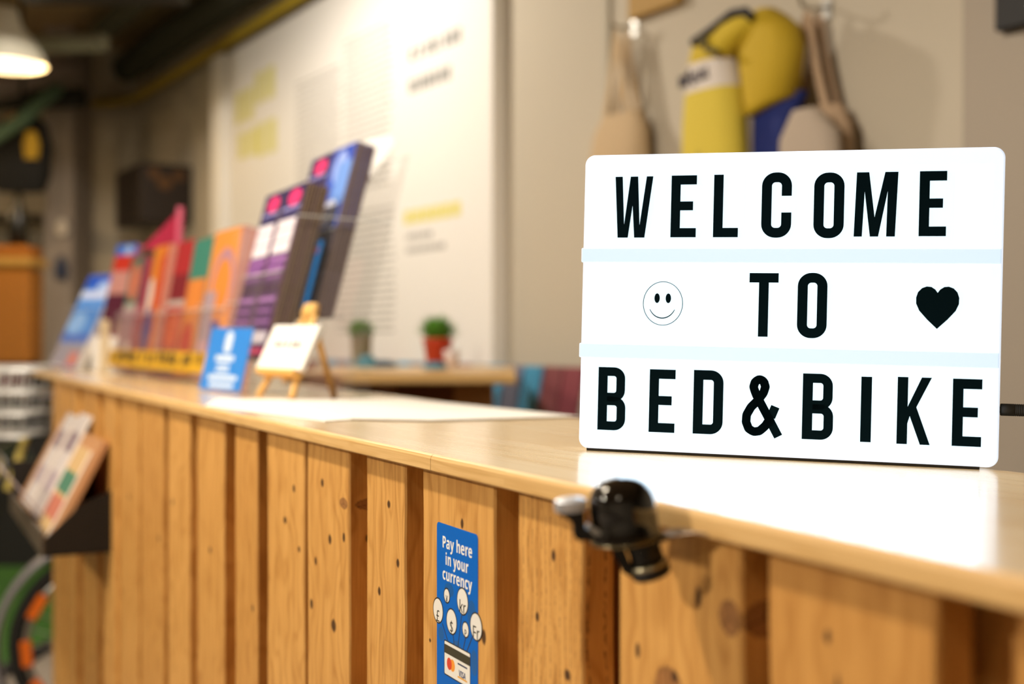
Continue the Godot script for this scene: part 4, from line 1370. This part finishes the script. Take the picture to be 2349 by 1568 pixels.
func make_wall_hangings() -> void:
	tote("natural canvas tote bag hanging on the wall left of the yellow jersey", -2.80, 0.655, 0.25, 0.91, mat("bda582", 0.9), 1)
	tote("natural canvas tote bag hanging on the wall right of the yellow jersey", -2.06, 0.55, 0.26, 0.795, mat("b0967a", 0.9), 2)
	# yellow cycling jersey, hung askew: body on the left, sleeve and blue part to the right
	var j := thing("cycling_jersey", "yellow cycling jersey with white chest band and dark blue side hanging on the wall", "jersey", W * Transform3D(Basis(), Vector3(0, EYE, 0)))
	var st := mk()
	loft(st, [[0.10, -2.402, -2.18, 0.07, 0.15], [0.40, -2.402, -2.184, 0.09, 0.15], [0.55, -2.395, -2.195, 0.09, 0.15], [0.622, -2.385, -2.205, 0.09, 0.15]], 20)
	obj("body", st, mat("cdb83e", 0.8), j)
	st = mk()
	loft(st, [[0.622, -2.385, -2.205, 0.09, 0.15], [0.66, -2.38, -2.215, 0.09, 0.15], [0.693, -2.37, -2.23, 0.088, 0.15]], 20)
	obj("chest_band", st, mat("d4ccc4", 0.8), j)
	st = mk()
	loft(st, [[0.693, -2.37, -2.23, 0.088, 0.15], [0.735, -2.36, -2.16, 0.09, 0.15], [0.768, -2.335, -2.12, 0.08, 0.15], [0.785, -2.29, -2.16, 0.05, 0.15]], 20)
	obj("shoulder", st, mat("c2a824", 0.8), j)
	st = mk()
	loft(st, [[0.548, -2.20, -2.16, 0.06, 0.12], [0.575, -2.205, -2.05, 0.09, 0.12], [0.69, -2.22, -2.035, 0.10, 0.12], [0.74, -2.21, -2.05, 0.10, 0.12], [0.775, -2.19, -2.09, 0.08, 0.12], [0.795, -2.17, -2.12, 0.05, 0.12]], 20)
	obj("sleeve", st, mat("b99c1c", 0.8), j)
	st = mk()
	loft(st, [[0.10, -2.20, -2.10, 0.06, 0.10], [0.45, -2.20, -2.09, 0.06, 0.10], [0.54, -2.20, -2.06, 0.06, 0.10], [0.585, -2.19, -2.03, 0.05, 0.10]], 20)
	obj("side_panel", st, mat("0a1f66", 0.8), j)
	st = mk()
	tube(st, [Vector3(-2.328, 0.745, 0.19), Vector3(-2.26, 0.762, 0.19), Vector3(-2.196, 0.79, 0.18), Vector3(-2.15, 0.785, 0.18), Vector3(-2.13, 0.765, 0.18)], 0.011, 8)
	obj("collar", st, mat("141420", 0.8), j)
	st = mk()
	tube(st, [Vector3(-2.30, 0.735, 0.20), Vector3(-2.275, 0.745, 0.20), Vector3(-2.265, 0.715, 0.20), Vector3(-2.225, 0.70, 0.20)], 0.008, 8)
	obj("neck_label", st, mat("5a5230", 0.8), j)
	st = mk()
	rng.seed = 77
	var x := -2.375
	while x < -2.265:
		var y := 0.645 + rng.randf_range(-0.008, 0.008)
		boxlh(st, Vector3(x, y, 0.188), Vector3(x + 0.008, y + 0.028, 0.197))
		boxlh(st, Vector3(x, y, 0.188), Vector3(x + 0.014, y + 0.007, 0.197))
		x += 0.016
	obj("chest_print", st, mat("4a4650", 0.8), j).set_meta("kind", "stuff")
	st = mk()
	for q in [[-2.335, 0.08], [-2.30, 0.09], [-2.275, 0.07]]:
		prism(st, pv([q[0] - 0.010, 0.38, q[0] + 0.010, 0.38, q[0], 0.38 + q[1]]), 0.188, 0.198)
	obj("lower_print", st, mat("2a3a5a", 0.8), j).set_meta("kind", "stuff")
	st = mk()
	loft(st, [[0.30, -2.20, -2.00, 0.05, 0.08], [0.47, -2.19, -2.02, 0.06, 0.08], [0.53, -2.15, -2.08, 0.04, 0.08]], 16)
	tag(obj("grey_cap", st, mat("a89a8a", 0.9), null, W * Transform3D(Basis(), Vector3(0.12, EYE, 0.06))), "pale grey cloth hanging at the lower right of the yellow jersey", "cloth")
	st = mk()
	boxlh(st, Vector3(-2.80, EYE + 0.93, 0.0), Vector3(-2.58, EYE + 1.25, 0.03), 0.003)
	tag(obj("wooden_sign", st, mat("a8843c", 0.7), null, W), "brown wooden board on the wall above the left tote bag, cut by the frame", "board")
	st = mk()
	boxlh(st, Vector3(-1.545, EYE + 0.62, 0.05), Vector3(-1.1, EYE + 1.2, 0.08), 0.003)
	tag(obj("picture_frame", st, M.black, null, W), "black picture frame cut off by the right edge of the view", "frame")

func pendant(p: Vector3, energy: float, label: String, col: String) -> void:
	var t := thing("pendant_lamp", label, "lamp", Transform3D(Basis(), p), "")
	var st := mk()
	tube(st, [Vector3(0, 0.27, 0), Vector3(0, 3.05 - p.y, 0)], 0.006, 8)
	obj("cord", st, M.black, t)
	st = mk()
	lathe(st, [Vector2(0.176, 0.0), Vector2(0.18, 0.0), Vector2(0.165, 0.05), Vector2(0.12, 0.12), Vector2(0.07, 0.18), Vector2(0.05, 0.26), Vector2(0.0, 0.275)], 40)
	lathe(st, [Vector2(0.0, 0.262), Vector2(0.045, 0.255), Vector2(0.066, 0.178), Vector2(0.116, 0.116), Vector2(0.161, 0.047), Vector2(0.176, 0.0)], 40)
	obj("shade", st, mat("e8e4d0", 0.35), t)
	st = mk()
	lathe(st, [Vector2(0, -0.012), Vector2(0.10, -0.008), Vector2(0.15, 0.02), Vector2(0.12, 0.07), Vector2(0, 0.08)], 32)
	obj("bulb", st, glow("fff4e4", 1.6), t)
	var l := OmniLight3D.new()
	l.name = "lamp_light"
	l.light_color = Color(col)
	l.light_energy = energy
	l.light_size = 0.05
	l.omni_range = 25.0
	l.omni_attenuation = 2.0
	l.shadow_enabled = true
	l.position = Vector3(0, 0.02, 0)
	t.add_child(l)

func make_ceiling_things() -> void:
	for q in lamp_spots: pendant(q[0], q[1], q[2], q[3])
	# yellow pipe along the far and the long wall
	var yw := EYE + 1.54
	var corner := W * Vector3(-7.95, yw, 0.08)
	var st := mk()
	var p1 := W * Vector3(1.0, yw, 0.08)
	var bend := []
	bend.append(Vector3(-3.0, yw - 0.01, -7.9))
	bend.append(Vector3(corner.x - 0.25, yw - 0.005, -7.88))
	for k in 7: bend.append(Vector3(corner.x - 0.25, yw, -7.88).lerp(corner, k / 6.0).lerp(corner.lerp(W * Vector3(-7.6, yw, 0.08), k / 6.0), k / 6.0))
	bend.append(p1)
	tube(st, bend, 0.028, 10)
	tag(obj("yellow_pipe", st, mat("b39a1e", 0.5), null), "yellow pipe running along the wall below the dark ducts", "pipe")
	st = mk()
	tube(st, [W * Vector3(-7.8, EYE + 1.72, 0.14), W * Vector3(1.5, EYE + 1.72, 0.14)], 0.085, 14)
	tag(obj("dark_duct", st, mat("33352a", 0.7), null), "dark green-grey duct just above the yellow pipe", "duct")
	st = mk()
	tube(st, [W * Vector3(-7.6, EYE + 1.80, 0.42), W * Vector3(1.5, EYE + 1.80, 0.42)], 0.06, 14)
	tag(obj("dark_duct", st, mat("4a4a3c", 0.7), null), "second duct nearer the room, above the yellow pipe", "duct")
	st = mk()
	tube(st, [Vector3(-3.9, EYE + 1.52, -6.3), Vector3(-2.0, EYE + 1.47, -6.0)], 0.045, 12)
	tag(obj("pale_pipe", st, mat("8c8c78", 0.6), null), "pale pipe crossing under the ceiling beside the far lamp", "pipe")
	st = mk()
	tube(st, [Vector3(-4.6, EYE + 1.50, -7.6), Vector3(-3.4, EYE + 1.44, -7.3), Vector3(-2.5, EYE + 1.42, -7.1)], 0.06, 12)
	tag(obj("black_pipe", st, mat("15150e", 0.7), null), "black pipe curving below the pale pipe", "pipe")
	st = mk()
	boxlh(st, Vector3(-2.1, EYE + 1.46, -5.3), Vector3(-1.4, EYE + 1.75, -4.9), 0.01)
	tag(obj("ceiling_unit", st, M.black, null), "black unit hung from the ceiling, cut by the top of the frame", "ceiling unit")

func make_far_left() -> void:
	# dark speaker-like cabinet on the long wall near the corner
	var t := thing("wall_cabinet", "dark brown wall cabinet with faint orange marks near the far corner", "cabinet", W * Transform3D(Basis(), Vector3(-6.89, EYE, 0)))
	var st := mk()
	boxlh(st, Vector3(-0.52, 0.675, 0.0), Vector3(0, 1.008, 0.30), 0.01)
	obj("case", st, mat("22160e", 0.5), t)
	st = mk()
	var fm := mat("5a3a14", 0.6)
	var ef := Transform3D(Basis(Vector3(0, 0, -1), Vector3.UP, Vector3(1, 0, 0)), Vector3(0.0, 0, 0))
	for q in [[-0.22, 0.95, 0.035, 0.03], [-0.16, 0.90, 0.045, 0.04], [-0.08, 0.945, 0.035, 0.03]]:
		prism(st, ellipse(q[0], q[1], q[2], q[3], 18), -0.002, 0.002, ef)
	obj("marks", st, fm, t)
	# pillar
	st = mk()
	boxlh(st, Vector3(at(100, 0, 7.4).x, 0, -7.75), Vector3(at(168, 0, 7.4).x, 3.06, -7.4), 0.01)
	obj("trim_3", st, mat("9a8f86", 0.8), null).set_meta("kind", "structure")
	st = mk()
	loft(st, [[0, -0.03, 0.03, 0.04, 0], [0.05, -0.04, 0.04, 0.05, 0], [0.1, -0.02, 0.02, 0.03, 0]], 12)
	tag(obj("pillar_light_switch", st, mat("d8ccbc", 0.5), null, Transform3D(Basis(), at(143, 540, 7.37))), "pale rounded fitting on the grey pillar", "fitting")
	st = mk()
	loft(st, [[0, -0.03, 0.03, 0.04, 0], [0.06, -0.045, 0.045, 0.05, 0], [0.14, -0.015, 0.015, 0.03, 0]], 12)
	tag(obj("blue_tag", st, mat("2a3450", 0.6), null, Transform3D(Basis(), at(140, 640, 7.37))), "dark blue tag hanging on the grey pillar below the pale fitting", "tag")
	# amber wooden pillar box
	var z := 6.2
	var a := thing("amber_cask", "honey coloured wooden cabinet standing at the far left on a dark cabinet", "cabinet", Transform3D())
	st = mk()
	boxlh(st, Vector3(at(-30, 0, z).x, 1.02, -z - 0.2), Vector3(at(66, 0, z).x, at(0, 612, z).y, -z), 0.02)
	obj("body", st, mat("a86816", 0.5), a)
	st = mk()
	boxlh(st, Vector3(at(-36, 0, z).x, at(0, 610, z).y, -z - 0.22), Vector3(at(74, 0, z).x, at(0, 590, z).y, -z + 0.02), 0.01)
	obj("lid", st, mat("c89a4a", 0.4), a)
	st = mk()
	boxlh(st, Vector3(at(-30, 0, z).x, at(0, 590, z).y, -z - 0.2), Vector3(at(66, 0, z).x, at(0, 562, z).y, -z), 0.02)
	obj("upper_section", st, mat("a8641a", 0.5), a)
	st = mk()
	boxlh(st, Vector3(at(-120, 0, z).x, 0.0, -z - 0.35), Vector3(at(112, 0, z).x, 1.015, -z + 0.06), 0.01)
	tag(obj("dark_cabinet", st, mat("1a1614", 0.6), null), "dark low cabinet under the honey coloured cabinet, behind the bicycle", "cabinet")
	st = mk()
	lathe(st, [Vector2(0, 0), Vector2(0.05, 0), Vector2(0.052, 0.15), Vector2(0.02, 0.22), Vector2(0.018, 0.28), Vector2(0, 0.28)], 20)
	tag(obj("dark_bottle", st, mat("15130a", 0.3), null, Transform3D(Basis(), at(42, 562, z + 0.15))), "dark bottle standing on the honey coloured cabinet", "bottle")
	# black bag mass with yellow and tan patches
	z = 6.8
	var b := thing("hanging_bag", "black bag with tan and yellow patches hanging at far left", "bag", Transform3D(Basis(), at(48, 440, z)))
	st = mk()
	loft(st, [[0, -0.13, 0.13, 0.12, 0], [0.08, -0.17, 0.16, 0.18, 0], [0.25, -0.18, 0.17, 0.2, 0], [0.38, -0.12, 0.14, 0.16, 0], [0.44, -0.05, 0.07, 0.08, 0]], 18)
	obj("body", st, mat("0a0907", 0.8), b)
	st = mk()
	loft(st, [[0.17, 0.06, 0.13, 0.06, 0.09], [0.25, 0.05, 0.14, 0.08, 0.09], [0.32, 0.07, 0.12, 0.05, 0.09]], 14)
	obj("yellow_patch", st, mat("b8921a", 0.7), b)
	st = mk()
	loft(st, [[0.33, -0.05, 0.05, 0.06, 0.07], [0.38, -0.06, 0.07, 0.08, 0.07], [0.42, -0.03, 0.04, 0.05, 0.06]], 14)
	obj("tan_patch", st, mat("b08a60", 0.7), b)
	st = mk()
	tube(st, [Vector3(0, 0.42, 0), Vector3(0.01, 0.6, 0), Vector3(0.0, 3.05 - at(48, 440, z).y, 0)], 0.012, 8)
	obj("strap", st, mat("12110d", 0.8), b)
	st = mk()
	boxlh(st, Vector3(-6.0, at(0, 500, 7.5).y, -7.9), Vector3(at(90, 0, 7.5).x, at(0, 490, 7.5).y, -7.5), 0.004)
	tag(obj("wall_shelf", st, mat("3a3024", 0.7), null), "dark wall shelf at the far left below the hanging bag", "shelf")
	# green tube and silver ducting
	st = mk()
	tube(st, [at(-20, 320, 6.5), at(50, 275, 6.6), at(95, 232, 6.7), at(130, 205, 6.9)], 0.038, 12)
	tag(obj("green_hose", st, mat("4f6a54", 0.6), null), "grey-green hose rising to the ceiling at far left", "hose")
	st = mk()
	tube(st, [at(-60, 215, 6.9), at(20, 195, 6.9), at(110, 160, 7.0), at(165, 158, 7.2)], 0.07, 14)
	tag(obj("silver_duct", st, mat("8c7f78", 0.45, 0.3), null), "pale silver flexible duct under the ceiling below the lamp", "duct")
	# artificial grass
	st = mk()
	boxlh(st, Vector3(-4.5, 0.0, -6.3), Vector3(-1.75, 0.012, -3.6), 0.004)
	var gm := mat("34661c", 0.95)
	var gt := NoiseTexture2D.new()
	var gn := FastNoiseLite.new()
	gn.frequency = 0.08
	gt.noise = gn
	gt.width = 256
	gt.height = 256
	gm.heightmap_enabled = false
	gm.normal_enabled = false
	var o := obj("grass_mat", st, gm, null)
	tag(o, "green artificial grass mat under the bicycle", "mat")
	rng.seed = 91
	# low shaded clutter: a second bicycle's saddle
	st = mk()
	loft(st, [[0, -0.05, 0.05, 0.2, 0], [0.03, -0.08, 0.08, 0.26, 0], [0.05, -0.05, 0.05, 0.2, 0]], 16)
	tag(obj("red_saddle", st, mat("5a141a", 0.5), null, Transform3D(Basis(), at(22, 890, 5.6))), "dark red bicycle saddle behind the chrome handlebars", "saddle")

func make_bicycle() -> void:
	var t := thing("bicycle", "parked city bicycle with chrome basket at the far end of the counter", "bicycle", Transform3D())
	# wheel plane roughly facing the camera
	var z := 3.5
	var r := 0.27
	var cen := Vector3((250 - CX) / F * z, r + 0.013, -z)
	var bas := Basis(Vector3.UP, deg_to_rad(18.0))
	var circ := func(rad: float, off: float) -> Array:
		var p := []
		for k in 56: p.append(cen + bas * Vector3(rad * cos(TAU * k / 56), rad * sin(TAU * k / 56), off))
		return p
	var st := mk()
	tube(st, circ.call(r - 0.02, 0.0), 0.02, 10, true)
	obj("tyre", st, mat("16150f", 0.8), t)
	st = mk()
	tube(st, circ.call(r - 0.048, 0.0), 0.011, 8, true)
	obj("rim", st, M.steel, t)
	for k in 28:
		st = mk()
		var a := TAU * k / 28.0
		tube(st, [cen + bas * Vector3(0.025 * cos(a + 0.8), 0.025 * sin(a + 0.8), 0.02 * (1 if k % 2 else -1)), cen + bas * Vector3((r - 0.05) * cos(a), (r - 0.05) * sin(a), 0)], 0.0014, 5)
		obj("spoke", st, M.steel, t)
	st = mk()
	var fp := []
	for k in 30:
		var a := deg_to_rad(20.0 + 190.0 * k / 29.0)
		fp.append(cen + bas * Vector3((r + 0.03) * cos(a), (r + 0.03) * sin(a), 0))
	tube(st, fp, 0.048, 10, false, 0.012, bas.z)
	obj("mudguard", st, mat("8f8d92", 0.35, 0.2), t)
	for a in [150.0, 185.0, 215.0]:
		st = mk()
		var q := deg_to_rad(a)
		box(st, Transform3D(bas * Basis(Vector3(0, 0, 1), q + PI / 2), cen + bas * Vector3(0.22 * cos(q), 0.22 * sin(q), 0.012)), Vector3(0.075, 0.03, 0.012), 0.004)
		obj("spoke_reflector", st, mat("e06a10", 0.3), t)
	st = mk()
	lathe(st, [Vector2(0, -0.04), Vector2(0.02, -0.04), Vector2(0.025, 0), Vector2(0.02, 0.04), Vector2(0, 0.04)], 20, Transform3D(bas * Basis(Vector3.RIGHT, PI / 2), cen))
	obj("hub", st, M.chrome, t)
	var head := cen + Vector3(-0.24, 0.58, 0.0)
	for off in [-0.06, 0.06]:
		st = mk()
		tube(st, [cen + bas * Vector3(0, 0, off), cen + bas * Vector3(-0.06, r + 0.04, off), head + Vector3(0, -0.05, 0)], 0.012, 8)
		obj("fork_blade", st, mat("3a4a3a", 0.4), t)
	st = mk()
	tube(st, [head + Vector3(0, -0.08, 0), head + Vector3(-0.03, 0.10, 0)], 0.018, 10)
	tube(st, [head, head + Vector3(-0.5, -0.28, -0.3), head + Vector3(-0.9, -0.42, -0.5)], 0.02, 10)
	obj("frame", st, mat("2c3a2c", 0.35), t)
	st = mk()
	tube(st, [head + Vector3(-0.35, 0.06, 0.25), head + Vector3(-0.2, 0.14, 0.15), head + Vector3(-0.03, 0.12, 0.0), head + Vector3(0.08, 0.12, -0.2), head + Vector3(-0.02, 0.06, -0.32)], 0.0125, 10)
	obj("handlebar", st, M.chrome, t)
	# wire basket
	var b0 := head + Vector3(-0.02, 0.02, 0.12)
	st = mk()
	for k in 4:
		var s := 0.75 + 0.08 * k
		var y := 0.06 * k
		var p := []
		for q in [[-0.17, -0.12], [0.12, -0.12], [0.12, 0.12], [-0.17, 0.12]]: p.append(b0 + Vector3(q[0] * s, y, q[1] * s))
		tube(st, [p[0], p[1], p[2], p[3], p[0]], 0.012 if k == 3 else 0.007, 6)
	for k in 9:
		var q := -0.17 + 0.29 * k / 8.0
		for e in [-0.12, 0.12]:
			tube(st, [b0 + Vector3(q * 0.75, 0, e * 0.75), b0 + Vector3(q * 0.99, 0.18, e * 0.99)], 0.003, 5)
	obj("wire_basket", st, mat("dcdcd8", 0.3, 0.5), t)
	st = mk()
	lathe(st, [Vector2(0, -0.05), Vector2(0.03, -0.04), Vector2(0.052, 0.0), Vector2(0.055, 0.03), Vector2(0.0, 0.038)], 28, Transform3D(Basis(Vector3.RIGHT, PI / 2), head + Vector3(-0.05, -0.07, 0.13)))
	obj("headlamp", st, M.chrome, t)
	st = mk()
	tube(st, [at(-12, 1552, 3.62), at(116, 1478, 3.66)], 0.02, 10)
	obj("kickstand", st, M.black, t)
	st = mk()
	tube(st, [head + Vector3(0.06, 0.02, 0.14), head + Vector3(0.02, -0.13, 0.17)], 0.011, 8)
	obj("yellow_grip", st, mat("c8b45a", 0.5), t)
	tag(t, "parked city bicycle with chrome wire basket and grey mudguard beside the counter end", "bicycle")
